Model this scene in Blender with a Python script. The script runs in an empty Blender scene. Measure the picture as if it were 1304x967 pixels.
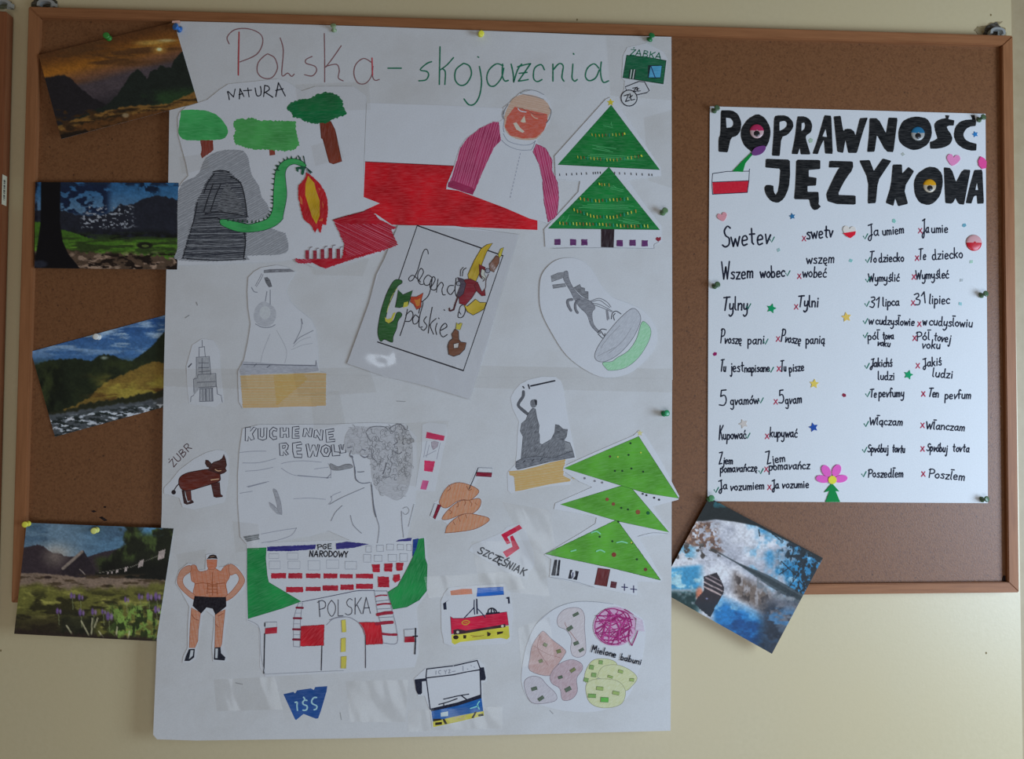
import bpy, bmesh, math, random
import numpy as np
from mathutils import Vector, Matrix
from mathutils.geometry import tessellate_polygon
random.seed(7)
SC = bpy.context.scene
COL = SC.collection
# ------------------------------------------------------------------ camera, world, lights, exposure
F_PX = 1000.0
CLOC = Vector((-0.0954675, -1.1925666, 1.4870726))
CROT = Matrix(((0.998587, -0.006396, -0.05276), (-0.052934, -0.031149, -0.998112), (0.00474, 0.999494, -0.031444)))
cam_d = bpy.data.cameras.new('camera'); cam = bpy.data.objects.new('camera', cam_d); COL.objects.link(cam)
cam.matrix_world = Matrix.Translation(CLOC) @ CROT.to_4x4()
cam_d.sensor_width = 36; cam_d.lens = 36 * F_PX / 1304; cam_d.clip_start = 0.05
SC.camera = cam
w = bpy.data.worlds.new('room_light'); SC.world = w; w.use_nodes = True
w.node_tree.nodes['Background'].inputs[0].default_value = (1.0, 0.80, 0.60, 1)
w.node_tree.nodes['Background'].inputs[1].default_value = 0.115
def area(name, loc, target, sx, sy, power, color):
    d = bpy.data.lights.new(name, 'AREA'); d.shape = 'RECTANGLE'; d.size = sx; d.size_y = sy; d.energy = power; d.color = color
    o = bpy.data.objects.new(name, d); COL.objects.link(o); o.location = loc
    o.rotation_euler = (Vector(target) - Vector(loc)).to_track_quat('-Z', 'Y').to_euler(); return o
area('window_daylight', (1.78, -1.05, 1.25), (0.75, 0.0, 1.0), 0.8, 1.0, 33, (0.58, 0.76, 1.0))
area('low_front_fill', (0.2, -2.4, 0.4), (-0.1, 0.0, 1.0), 1.8, 0.9, 19, (0.76, 0.87, 1.0))  # unseen fill lamp, added in front to brighten the lower part of the board
SC.view_settings.view_transform = 'Standard'; SC.view_settings.look = 'None'
SC.view_settings.exposure = 0.0; SC.view_settings.gamma = 1.0; SC.view_settings.use_curve_mapping = False

# ------------------------------------------------------------------ geometry helpers
def ray(px, py):
    return (CROT @ Vector(((px - 652) / F_PX, -(py - 483.5) / F_PX, -1.0))).normalized()
class Plane:                       # vertical or slightly tilted plane, depth in metres in front of the wall
    def __init__(s, d0, z0=1.2, d1=None, z1=2.1):
        s.d0 = d0; s.z0 = z0; s.k = 0 if d1 is None else (d1 - d0) / (z1 - z0)
    def hit(s, p, off=0.0):
        d = ray(*p)
        t = (-(s.d0 + off) - s.k * (CLOC.z - s.z0) - CLOC.y) / (d.y + s.k * d.z)
        return CLOC + d * t
WALL = Plane(0.0); CORK = Plane(0.012); FRONT = Plane(0.020)
POSTER = Plane(0.0212)
SHEET2 = Plane(0.0135)
def lin(c): return [((v / 255 + .055) / 1.055) ** 2.4 if v > 10.3 else v / 255 / 12.92 for v in c]
WREF = (176, 178, 188)
def alb(c, ref=None, base=.80):
    a = lin(c); r = lin(ref or WREF)
    return tuple(min(.92, max(.006, x / y * base)) for x, y in zip(a, r))
MATS = {}
def nodes(name):
    m = bpy.data.materials.new(name); m.use_nodes = True
    nt = m.node_tree; return m, nt, nt.nodes['Principled BSDF']
def N(nt, t, **k):
    n = nt.nodes.new(t)
    for a, b in k.items():
        if a.startswith('i_'):
            q = a[2:]; n.inputs[int(q) if q.isdigit() else q].default_value = b
        else: setattr(n, a, b)
    return n
def mixcol(nt, fac, a, b):
    m = N(nt, 'ShaderNodeMix', data_type='RGBA')
    for sock, v in ((m.inputs[0], fac), (m.inputs[6], a), (m.inputs[7], b)):
        if hasattr(v, 'links') or isinstance(v, bpy.types.NodeSocket): nt.links.new(v, sock)
        elif isinstance(v, (int, float)): sock.default_value = v
        else: sock.default_value = (*v[:3], 1)
    return m.outputs[2]
def noise(nt, scale, detail=3, vec=(1, 1, 1), rot=0, rough=.5, lo=None, hi=None):
    tc = N(nt, 'ShaderNodeTexCoord'); mp = N(nt, 'ShaderNodeMapping')
    mp.vector_type = 'TEXTURE'; mp.inputs['Scale'].default_value = tuple(1 / q for q in vec); mp.inputs['Rotation'].default_value = (0, -rot, 0)
    nt.links.new(tc.outputs['Object'], mp.inputs[0])
    n = N(nt, 'ShaderNodeTexNoise'); n.inputs['Scale'].default_value = scale; n.inputs['Detail'].default_value = detail; n.inputs['Roughness'].default_value = rough
    nt.links.new(mp.outputs[0], n.inputs['Vector'])
    o = n.outputs['Fac']
    if lo is not None:
        r = N(nt, 'ShaderNodeMapRange'); r.inputs[1].default_value = lo; r.inputs[2].default_value = hi
        nt.links.new(o, r.inputs[0]); o = r.outputs[0]
    return o
def bump(nt, bs, h, strength=.3, dist=.001):
    b = N(nt, 'ShaderNodeBump'); b.inputs['Strength'].default_value = strength; b.inputs['Distance'].default_value = dist
    nt.links.new(h, b.inputs['Height']); nt.links.new(b.outputs[0], bs.inputs['Normal'])
def ink(c, kind='ink', rot=0.0, ref=None):
    key = (tuple(c), kind, round(rot, 2), ref)
    if key in MATS: return MATS[key]
    m, nt, bs = nodes(kind + '_%02x%02x%02x' % tuple(int(v) for v in c))
    a = alb(c, ref); wht = alb((175, 177, 188), None)
    bs.inputs['Roughness'].default_value = .6; bs.inputs['Specular IOR Level'].default_value = .12
    if kind == 'marker':       # felt-tip: streaks along the hand movement
        f = noise(nt, 60, 4, (1, 1, 9), rot, .65, .42, .78)
        d = tuple(x * .62 for x in a); l = tuple(x * .84 + y * .09 for x, y in zip(a, wht))
        nt.links.new(mixcol(nt, f, mixcol(nt, noise(nt, 25, 2, lo=.35, hi=.7), d, a), l), bs.inputs['Base Color'])
    elif kind == 'pencil':
        f = noise(nt, 130, 4, (1, 1, 6), rot, .7, .36, .68)
        l = tuple(x * .58 + y * .38 for x, y in zip(a, wht)); d = tuple(x * .74 for x in a)
        nt.links.new(mixcol(nt, f, d, l), bs.inputs['Base Color'])
    elif kind == 'crayon':
        f = noise(nt, 110, 4, (1, 1, 4), rot, .7, .4, .7)
        l = tuple(x * .68 + y * .18 for x, y in zip(a, wht)); a = tuple(x * .78 for x in a)
        nt.links.new(mixcol(nt, f, a, l), bs.inputs['Base Color'])
    elif kind == 'plastic':
        bs.inputs['Base Color'].default_value = (*a, 1); bs.inputs['Roughness'].default_value = .28; bs.inputs['Specular IOR Level'].default_value = .5
    elif kind == 'foam':
        f = noise(nt, 900, 2, lo=.3, hi=.7)
        nt.links.new(mixcol(nt, f, tuple(x * .9 for x in a), a), bs.inputs['Base Color']); bump(nt, bs, f, .3, .0002)
    else:
        f = noise(nt, 300, 2, lo=.3, hi=.75)
        nt.links.new(mixcol(nt, f, tuple(x * .8 for x in a), tuple(x * .88 + y * .03 for x, y in zip(a, wht))), bs.inputs['Base Color'])
    MATS[key] = m; return m
def paper(name, c, mottled=0.0, rough=.6, bumpy=.25):
    if name in MATS: return MATS[name]
    m, nt, bs = nodes(name); a = alb(c)
    bs.inputs['Roughness'].default_value = rough; bs.inputs['Specular IOR Level'].default_value = .3
    stain = tuple(x * y for x, y in zip(a, (.84, .81, .77)))
    f = noise(nt, 7, 5, (1, 1, 1.4), .4, .6, .45, .8); f2 = noise(nt, 500, 2, lo=.3, hi=.7)
    ml = N(nt, 'ShaderNodeMath', operation='MULTIPLY'); nt.links.new(f, ml.inputs[0]); ml.inputs[1].default_value = mottled
    c1 = mixcol(nt, ml.outputs[0], a, stain)
    nt.links.new(mixcol(nt, f2, c1, mixcol(nt, .06, c1, (0, 0, 0))), bs.inputs['Base Color'])
    bump(nt, bs, noise(nt, 9, 4, (1, 1, 1), 0, .55), bumpy, .006)
    MATS[name] = m; return m

def setp(o, label=None, cat=None, group=None, kind=None):
    for k, v in (('label', label), ('category', cat), ('group', group), ('kind', kind)):
        if v: o[k] = v
    return o
class MB:                                   # collects polygons with their materials, in world space
    def __init__(s): s.v = []; s.f = []; s.m = []; s.mats = []
    def mi(s, m):
        if m not in s.mats: s.mats.append(m)
        return s.mats.index(m)
    def add(s, vs, fs, m):
        b = len(s.v); s.v += [tuple(v) for v in vs]; i = s.mi(m)
        for f in fs: s.f.append([b + k for k in f]); s.m.append(i)
    def box(s, a, b, m):
        x0, y0, z0 = a; x1, y1, z1 = b
        s.add([(x0,y0,z0),(x1,y0,z0),(x1,y1,z0),(x0,y1,z0),(x0,y0,z1),(x1,y0,z1),(x1,y1,z1),(x0,y1,z1)],
              [(0,3,2,1),(4,5,6,7),(0,1,5,4),(1,2,6,5),(2,3,7,6),(3,0,4,7)], m)
    def build(s, name, parent=None, origin=None, smooth=False):
        me = bpy.data.meshes.new(name)
        o = bpy.data.objects.new(name, me); COL.objects.link(o)
        if parent: org = Vector(parent['_o']); o.parent = parent
        else:
            org = Vector(origin) if origin is not None else sum((Vector(v) for v in s.v), Vector()) / max(1, len(s.v))
            o.location = org; o['_o'] = tuple(org)
        o['_o'] = tuple(org)
        me.from_pydata([(v[0]-org.x, v[1]-org.y, v[2]-org.z) for v in s.v], [], s.f)
        for m in s.mats: me.materials.append(m)
        me.polygons.foreach_set('material_index', s.m)
        if smooth: me.polygons.foreach_set('use_smooth', [True] * len(s.f))
        me.update(); return o
def empty(name, loc):
    o = bpy.data.objects.new(name, None); COL.objects.link(o); o.location = loc; o.empty_display_size = .02; o['_o'] = tuple(loc); return o

CR = {'A':(210,90,7.4375),'B':(350,90,7.4375),'C':(210,180,6.04),'D':(350,180,5.688),'E':(550,100,4.835),'F':(690,110,4.394),
 'G':(440,270,4.031),'H':(670,320,5.689),'I':(220,330,4.835),'J':(200,520,6.908),'K':(295,530,5.686),'L':(420,530,5.688),
 'M':(630,470,5.692),'N':(690,520,4.028),'O':(540,580,5.687),'P':(220,690,5.691),'Q':(300,680,5.093),'R':(420,680,5.093),
 'S':(340,850,10.74),'T':(550,730,9.667),'U':(515,825,8.79),'V':(655,755,6.042),'W':(840,620,4.2045),'RA':(895,125,6.447),
 'RB':(1075,125,6.447),'TA':(200,0,4.028),'TB':(440,0,4.835),'TC':(650,0,4.835),'X':(780,30,8.0625),'Y':(895,480,5.69),'px':(0,0,1)}
CUR = 'px'
def tf(k):
    global CUR; CUR = k
def one(s, k=None):
    x0, y0, sc = CR[k or CUR]; n = [float(t) for t in s.split()]
    return [(x0 + n[i] / sc, y0 + n[i+1] / sc) for i in range(0, len(n) - 1, 2)]
def P(s, k=None): return [one(t, k) for t in s.split(';')] if isinstance(s, str) else ([s] if isinstance(s[0][0], (int, float)) else s)
def catmull(p, closed, n=5):
    if len(p) < 3: return p
    out = []; L = len(p); R = range(L if closed else L - 1)
    for i in R:
        a = p[(i-1) % L] if closed or i > 0 else p[0]; b = p[i]; c = p[(i+1) % L]; d = p[(i+2) % L] if closed or i + 2 < L else p[-1]
        for j in range(n):
            t = j / n
            out.append(tuple(.5*((2*b[k]) + (-a[k]+c[k])*t + (2*a[k]-5*b[k]+4*c[k]-d[k])*t*t + (-a[k]+3*b[k]-3*c[k]+d[k])*t**3) for k in (0, 1)))
    if not closed: out.append(p[-1])
    return out
def jagged(p, amp, step=1.6):
    out = []
    for i in range(len(p)):
        a, b = p[i], p[(i+1) % len(p)]; L = math.dist(a, b); n = max(1, int(L / step))
        for j in range(n):
            t = j / n; r = random.uniform(-amp, amp)
            out.append((a[0] + (b[0]-a[0])*t + (a[1]-b[1])/max(L, .01)*r, a[1] + (b[1]-a[1])*t + (b[0]-a[0])/max(L, .01)*r))
    return out
def ribbon(p, wd, closed=False):            # quads and round ends for one pen stroke, in picture-plane units
    if closed: p = p + [p[0]]
    q = [p[0]]
    for a in p[1:]:
        if math.dist(a, q[-1]) > .05: q.append(a)
    if len(q) < 2: q.append((q[0][0] + .3, q[0][1]))
    vs = []; fs = []; L = len(q); h = wd / 2
    for i in range(L):
        a = q[max(0, i-1)]; b = q[min(L-1, i+1)]
        if closed and i in (0, L-1): a = q[-2]; b = q[1]
        dx, dy = b[0]-a[0], b[1]-a[1]; l = math.hypot(dx, dy) or 1; hh = h * (1 if closed else random.uniform(.88, 1.1))
        vs += [(q[i][0] - dy/l*hh, q[i][1] + dx/l*hh), (q[i][0] + dy/l*hh, q[i][1] - dx/l*hh)]
    for i in range(L-1): fs.append((2*i, 2*i+1, 2*i+3, 2*i+2))
    if not closed:
        for (c, a) in ((q[0], q[1]), (q[-1], q[-2])):
            an = math.atan2(c[1]-a[1], c[0]-a[0]); b = len(vs)
            vs += [(c[0] + h*math.cos(an - math.pi/2 + math.pi*j/4), c[1] + h*math.sin(an - math.pi/2 + math.pi*j/4)) for j in range(5)]
            fs.append(tuple(range(b, b+5)))
    return vs, fs
def inside(pt, poly):
    x, y = pt; c = False
    for i in range(len(poly)):
        (x1, y1), (x2, y2) = poly[i-1], poly[i]
        if (y1 > y) != (y2 > y) and x < (x2-x1)*(y-y1)/(y2-y1) + x1: c = not c
    return c
def hatchlines(poly, ang, gap, jit=.5):
    ca, sa = math.cos(ang), math.sin(ang)
    r = [(x*ca + y*sa, -x*sa + y*ca) for x, y in poly]; lo = min(q[1] for q in r); hi = max(q[1] for q in r); out = []
    y = lo + gap/2
    while y < hi:
        xs = sorted((a[0] + (y-a[1])/(b[1]-a[1])*(b[0]-a[0])) for a, b in zip(r, r[1:]+r[:1]) if (a[1] > y) != (b[1] > y))
        for a, b in zip(xs[::2], xs[1::2]):
            if b - a < 1: continue
            y1, y2 = y + random.uniform(-jit, jit), y + random.uniform(-jit, jit); a += random.uniform(-.6, .8); b += random.uniform(-.8, .6)
            out.append([(a*ca - y1*sa, a*sa + y1*ca), (((a+b)/2)*ca - ((y1+y2)/2+.3)*sa, ((a+b)/2)*sa + ((y1+y2)/2+.3)*ca), (b*ca - y2*sa, b*sa + y2*ca)])
        y += gap * random.uniform(.7, 1.3)
    return out
def disc(c, r, ry=None, n=14, rot=0, k=None):
    x0, y0, sc = CR[k or CUR]; ry = ry or r; ca, sa = math.cos(rot), math.sin(rot)
    return [(x0 + (c[0] + r*math.cos(t)*ca - ry*math.sin(t)*sa)/sc, y0 + (c[1] + r*math.cos(t)*sa + ry*math.sin(t)*ca)/sc) for t in [2*math.pi*i/n for i in range(n)]]
def starp(c, r, n=5, rot=-math.pi/2, inner=.45, k=None):
    x0, y0, sc = CR[k or CUR]
    return [(x0 + (c[0] + (r if i % 2 == 0 else r*inner)*math.cos(rot + math.pi*i/n))/sc, y0 + (c[1] + (r if i % 2 == 0 else r*inner)*math.sin(rot + math.pi*i/n))/sc) for i in range(2*n)]
def rect(x0, y0, x1, y1): return "%g %g %g %g %g %g %g %g" % (x0, y0, x1, y0, x1, y1, x0, y1)

# handwriting: one-stroke letters, x-height 10, capitals 20
G = {'a':(10,"8 8 5 10 1 7 1 3 4 0 8 4;8 10 8 2 10 0"),'b':(9,"1 20 1 0;1 7 5 10 8 6 7 1 3 0 1 2"),'c':(8,"8 8 5 10 1 7 1 3 4 0 8 1"),
'd':(10,"8 8 4 10 1 6 2 1 5 0 8 3;8 20 8 1 10 0"),'e':(9,"1 5 8 6 6 10 2 9 1 4 3 0 8 1"),'f':(7,"8 18 5 20 3 16 3 8 3 0;0 10 7 10"),
'g':(9,"8 8 4 10 1 7 2 2 5 1 8 4;8 10 8 2 8 -5 5 -9 1 -7"),'h':(9,"1 20 1 0;1 6 5 10 8 8 8 4 8 0"),'i':(4,"2 10 2 0;2 14 2 15"),'j':(5,"4 10 4 2 4 -6 2 -9 0 -7;4 14 4 15"),
'k':(9,"1 20 1 0;8 10 1 5;3 6 8 0"),'l':(4,"1 20 1 2;1 2 3 0"),'m':(12,"1 10 1 0;1 7 3 10 6 8 6 4 6 0;6 7 9 10 11 8 11 4 11 0"),'n':(9,"1 10 1 0;1 7 5 10 8 8 8 4 8 0"),
'o':(9,"5 10 1 7 1 3 5 0 8 3 8 7 5 10"),'p':(9,"1 10 1 -9;1 7 5 10 8 6 7 1 3 0 1 2"),'r':(8,"1 10 1 0;1 5 4 10 7 9"),'s':(8,"8 9 5 10 2 8 7 4 6 0 1 1"),
't':(8,"4 17 4 2 6 0;1 11 8 11"),'u':(9,"1 10 1 6 1 3 4 0 8 3;8 10 8 0"),'v':(8,"0 10 4 0;4 0 8 10"),'w':(12,"0 10 3 0;3 0 6 8;6 8 9 0;9 0 12 10"),'y':(9,"1 10 1 6 2 2 5 2 8 5;8 10 8 2 8 -5 4 -9 1 -7"),'z':(8,"1 10 8 10;8 10 1 0;1 0 8 0"),
'P':(11,"2 0 2 20;0 18 6 20 11 17 10 11 2 9"),'S':(10,"10 18 6 20 2 16 4 11 9 8 9 2 4 0 0 2"),'W':(15,"0 20 4 0;4 0 8 14;8 14 11 0;11 0 15 20"),'T':(11,"0 19 12 20;6 20 5 0"),
'J':(10,"2 18 10 20;8 20 8 8 7 -4 4 -8 1 -5 4 0 10 2"),'Z':(10,"1 18 10 19;10 19 2 0;2 0 10 1"),'K':(11,"2 20 2 0;11 20 2 9;5 11 11 0"),'5':(10,"9 20 3 20;3 20 2 12;2 12 7 13 9 6 6 0 0 1"),
'3':(9,"1 19 7 20 8 15 3 11 9 7 7 0 1 1"),'1':(7,"1 14 6 20;6 20 6 0"),'C':(10,"9 17 6 20 1 14 1 6 5 0 9 3"),'E':(9,"9 20 1 20;1 20 1 0;1 0 9 0;1 11 8 11"),'N':(11,"1 0 1 20;1 20 9 0;9 0 9 20"),
'I':(4,"2 0 2 20"),'A':(12,"0 0 6 20;6 20 11 0;2 7 10 7"),'G':(11,"9 17 6 20 1 14 1 6 5 0 9 4;9 4 9 9;9 9 5 9"),'R':(11,"2 0 2 20;2 20 7 20 10 16 8 11 2 10;5 10 10 0"),'O':(12,"6 20 1 14 1 6 6 0 11 6 11 14 6 20"),
'D':(11,"1 0 1 20;1 20 6 18 10 12 9 4 1 0"),'Y':(10,"0 20 5 10;10 20 5 10;5 10 5 0"),'U':(10,"1 20 1 10 2 2 6 0 9 4 9 20"),'B':(10,"1 0 1 20;1 20 7 19 8 14 1 11;1 11 8 9 9 3 1 0"),'L':(9,"1 20 1 0;1 0 8 0"),
'M':(14,"1 0 2 20;2 20 7 8;7 8 12 20;12 20 13 0"),' ':(7,"")}
for base, new, ac in (('c','ć',"4 13 6 17"),('s','ś',"4 13 6 17"),('z','ż',"4 14 5 15"),('o','ó',"5 13 7 17"),('n','ń',"4 13 6 17"),('a','ą',"9 0 7 -3 9 -5"),('e','ę',"6 0 5 -3 8 -4"),('l','ł',"-1 8 5 13"),
    ('E','Ę',"7 0 5 -3 8 -5"),('S','Ś',"5 23 8 27"),('Z','Ż',"5 24 6 25"),('L','Ł',"-2 8 5 13")):
    G[new] = (G[base][0], G[base][1] + ';' + ac)
def write(text, x0, y0, x1, y1, xh, cap=None):
    tot = sum(G[c][0] + 2.2 for c in text) - 2.2; L = math.dist((x0, y0), (x1, y1)); sx = L / tot; ang = math.atan2(y1-y0, x1-x0)
    ca, sa = math.cos(ang), math.sin(ang); x = 0; out = []
    for c in text:
        w_, s = G[c]; jy = random.uniform(-.06, .06) * xh; sl = random.uniform(.0, .12)
        up = cap is not None and (c.isupper() or c.isdigit())
        for t in s.split(';'):
            n = [float(q) for q in t.split()]
            if not n: continue
            pl = []
            for i in range(0, len(n), 2):
                yy = n[i+1] * (cap / 20 if up else xh / 10)
                gx = (x + n[i]) * sx + yy * sl; gy = -(yy + jy)
                pl.append((x0 + gx*ca - gy*sa, y0 + gx*sa + gy*ca))
            out.append(catmull(pl, False, 4) if len(pl) > 3 else pl)
        x += w_ + 2.2
    return out

PAPER = None
class Sheet:
    """A sheet of paper (root mesh) lifted off the plane it is stuck on, and the drawn parts on it (children)."""
    def __init__(s, name, label, cat, outline, plane=POSTER, lift=1.0, mat=None, group=None, thick=.25, root=None, smooth=False, step=.012):
        if plane is POSTER and not root: lift *= .62; thick = .16
        s.pl = plane; s.off = (lift + (0 if root else thick)) / 1000; s.k = 0; s.parts = {}; s.step = step / 1000
        if root: s.root = root
        else:
            o = P(outline)[0]
            if smooth: o = catmull(o, True, 6)
            s.outline = o
            mb = MB(); slab(mb, o, plane, lift / 1000, thick / 1000, mat or PAPER); s.root = setp(mb.build(name), label, cat, group)
    def mb(s, part, pts=None, own=False):     # far-apart pieces of one name become parts of their own
        g = s.parts.setdefault(part, [])
        if pts is None: pts = [(0, 0)]
        x0, y0, x1, y1 = min(p[0] for p in pts), min(p[1] for p in pts), max(p[0] for p in pts), max(p[1] for p in pts)
        best = None; bd = 1e9
        for e in g:
            b = e[0]; dx = max(b[0]-x1, x0-b[2], 0); dy = max(b[1]-y1, y0-b[3], 0); d = math.hypot(dx, dy)
            if d < bd: bd = d; best = e
        if best is None or (bd > 1.0 and max(x1-x0, y1-y0) >= 6) or bd > 9 or own:
            best = [[x0, y0, x1, y1], MB()]; g.append(best)
        else:
            b = best[0]; best[0] = [min(b[0], x0), min(b[1], y0), max(b[2], x1), max(b[3], y1)]
        return best[1]
    def nxt(s): s.k += 1; return s.off + s.k * s.step
    def F(s, part, pts, col, kind='marker', sm=0, jag=0, rot=0, holes=None, edge=None, ew=.8, hatch=None):
        m = ink(col, kind, rot)
        for o in P(pts):
            raw = o
            if sm: o = catmull(o, True, 4)
            if jag: o = jagged(o, jag)
            off = s.nxt(); hs = P(holes) if holes else []
            if sm: hs = [catmull(h, True, 4) for h in hs]
            loops = [[Vector((a, b, 0)) for a, b in l] for l in [o] + hs]
            flat = [q for l in [o] + hs for q in l]
            tr = tessellate_polygon(loops)
            M_ = s.mb(part, flat); M_.add([s.pl.hit(q, off) for q in flat], fix(flat, tr), m)
            if hatch:                      # (angle, gap, width, colour)
                off = s.nxt()
                for l in hatchlines(o, hatch[0], hatch[1]): s.rib(M_, l, hatch[2], ink(hatch[3]), off)
            if edge:
                off = s.nxt()
                for l in [o] + hs: s.rib(M_, l, ew, ink(edge), off, True)
    def rib(s, part, l, wd, m, off, closed=False):
        vs, fs = ribbon(l, wd, closed); M_ = part if isinstance(part, MB) else s.mb(part, l); M_.add([s.pl.hit(q, off) for q in vs], fix(vs, fs), m)
    def L(s, part, pts, wd, col, sm=1, closed=False):
        off = s.nxt(); m = ink(col)
        for o in P(pts): s.rib(part, catmull(o, closed, 4) if sm and len(o) > 2 else o, wd, m, off, closed)
    def T(s, part, text, x0, y0, x1, y1, xh, wd, col, cap=None):
        off = s.nxt(); m = ink(col); M_ = None
        (x0, y0), (x1, y1) = one("%g %g %g %g" % (x0, y0, x1, y1))
        for l in write(text, x0, y0, x1, y1, xh, cap):
            if M_ is None: M_ = s.mb(part, l, True)
            s.rib(M_, l, wd * random.uniform(.9, 1.1), m, off)
    def done(s):
        for k, g in s.parts.items():
            for e in g: e[1].build(k, s.root)
        return s.root
def fix(pts, tris):                         # faces turned towards the camera side
    out = []
    for t in tris:
        a = 0
        for i in range(len(t)):
            p, q = pts[t[i-1]], pts[t[i]]; a += p[0]*q[1] - q[0]*p[1]
        out.append(tuple(t) if a < 0 else tuple(reversed(t)))
    return out
def slab(mb, o, plane, lift, thick, m, side=None):
    n = len(o); tr = fix(o, tessellate_polygon([[Vector((a, b, 0)) for a, b in o]]))
    f = [plane.hit(q, lift + thick) for q in o]; b = [v + Vector((0, thick, 0)) for v in f]
    area2 = sum(o[i-1][0]*o[i][1] - o[i][0]*o[i-1][1] for i in range(n))
    mb.add(f + b, list(tr), m)
    mb.add(f + b, [tuple(reversed([i + n for i in t])) for t in tr] + [((i, (i+1) % n, (i+1) % n + n, i + n) if area2 > 0 else ((i+1) % n, i, i + n, (i+1) % n + n)) for i in range(n)], side or m)

# ------------------------------------------------------------------ setting: wall, boards
def wood(name, vec, c0=(.34,.14,.055), c1=(.24,.09,.032)):
    m, nt, bs = nodes(name)
    f = noise(nt, 30, 6, vec, 0, .65, .3, .72); g = noise(nt, 8, 3, vec, 0, .5, .3, .7)
    nt.links.new(mixcol(nt, f, mixcol(nt, g, c0, c1), tuple(x * 1.12 for x in c0)), bs.inputs['Base Color'])
    bs.inputs['Roughness'].default_value = .5; bs.inputs['Specular IOR Level'].default_value = .28; bump(nt, bs, f, .12, .0006); return m
WOODH = wood('beech_across', (.5, 6, 8)); WOODV = wood('beech_upright', (8, 6, .5))
WOODV2 = wood('dark_beech_upright', (8, 6, .5), (.26,.09,.035), (.17,.055,.02))
m, nt, bs = nodes('cork'); CORKM = m
vor = N(nt, 'ShaderNodeTexVoronoi'); vor.inputs['Scale'].default_value = 430; tc = N(nt, 'ShaderNodeTexCoord'); nt.links.new(tc.outputs['Object'], vor.inputs['Vector'])
sep = N(nt, 'ShaderNodeSeparateColor'); nt.links.new(vor.outputs['Color'], sep.inputs[0])
r1 = N(nt, 'ShaderNodeMapRange'); r1.inputs[1].default_value = .0; r1.inputs[2].default_value = 1.; nt.links.new(sep.outputs[0], r1.inputs[0])
cA = mixcol(nt, r1.outputs[0], (.155, .058, .020), (.245, .100, .037))
r2 = N(nt, 'ShaderNodeMapRange'); r2.inputs[1].default_value = .985; r2.inputs[2].default_value = .998; nt.links.new(sep.outputs[1], r2.inputs[0])
cB = mixcol(nt, r2.outputs[0], cA, (.09, .036, .016))
bs.inputs['Base Color'].default_value = (.2, .1, .05, 1); cC = mixcol(nt, noise(nt, 300, 5, lo=.35, hi=.75), cB, (.24, .100, .038))
nt.links.new(cC, bs.inputs['Base Color']); bs.inputs['Roughness'].default_value = .44; bs.inputs['Specular IOR Level'].default_value = .45
bump(nt, bs, noise(nt, 420, 3), .35, .0008)
m, nt, bs = nodes('painted_plaster'); WALLM = m
f = noise(nt, 5, 4, lo=.3, hi=.7); g = noise(nt, 140, 4, lo=.3, hi=.7)
nt.links.new(mixcol(nt, f, mixcol(nt, g, (.635, .525, .305), (.675, .56, .335)), (.665, .54, .305)), bs.inputs['Base Color'])
bs.inputs['Roughness'].default_value = .42; bs.inputs['Specular IOR Level'].default_value = .9; bump(nt, bs, noise(nt, 260, 4), .18, .0006)

xr = WALL.hit((1295, 480)).x
mb = MB(); mb.box((-2.4, 0, -.0), (xr, .12, 3.0), WALLM); wall = setp(mb.build('wall_back', origin=(0, 0, 0)), 'cream painted plaster wall behind the boards', kind='structure')
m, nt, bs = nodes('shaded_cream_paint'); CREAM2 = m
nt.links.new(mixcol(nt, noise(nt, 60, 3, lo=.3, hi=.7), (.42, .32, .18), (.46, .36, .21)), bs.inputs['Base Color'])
mb = MB(); mb.box((xr, .004, 0), (xr + .5, .12, 3.0), CREAM2); setp(mb.build('wall_end_1'), 'right end of the wall, its shade painted in as darker beige', kind='structure')  # wall's end beyond the edge; its shade is put into the darker cream
mb = MB(); mb.box((-2.4, -3.2, -.05), (xr + .5, .12, 0), ink((120, 100, 80), ref=(200,200,200))); setp(mb.build('floor'), 'plain brown classroom floor', kind='structure')
def wallpatch(name, pts, col, off):
    mb = MB(); o = jagged(P(pts, 'px')[0], .7, 2); slab(mb, o, WALL, 0.0, off, ink(col, 'crayon')); mb.build(name, wall)
wallpatch('plaster_chip', [(1241, 39), (1245, 34), (1256, 33), (1262, 29), (1277, 27), (1272, 33), (1280, 36), (1282, 46), (1248, 46)], (128, 112, 78), .0006)
wallpatch('plaster_hole', [(1252, 44), (1255, 35), (1261, 30), (1270, 28), (1272, 32), (1279, 38), (1276, 45)], (52, 44, 30), .001)
wallpatch('plaster_hole', [(40, 10), (40, 3), (46, -2), (66, -3), (73, 2), (72, 8)], (58, 52, 34), .001)
wallpatch('plaster_hole', [(-12, 12), (-9, 3), (2, 0), (14, 2), (15, 10)], (84, 82, 58), .001)
for q in ((1262, 19), (1256, 832), (1, 829), (735, 25)):
    mb = MB(); slab(mb, disc(q, .9, 1.5, 7, k='px'), WALL, 0, .0004, ink((110, 96, 66))); mb.build('paint_speck', wall)

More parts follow.
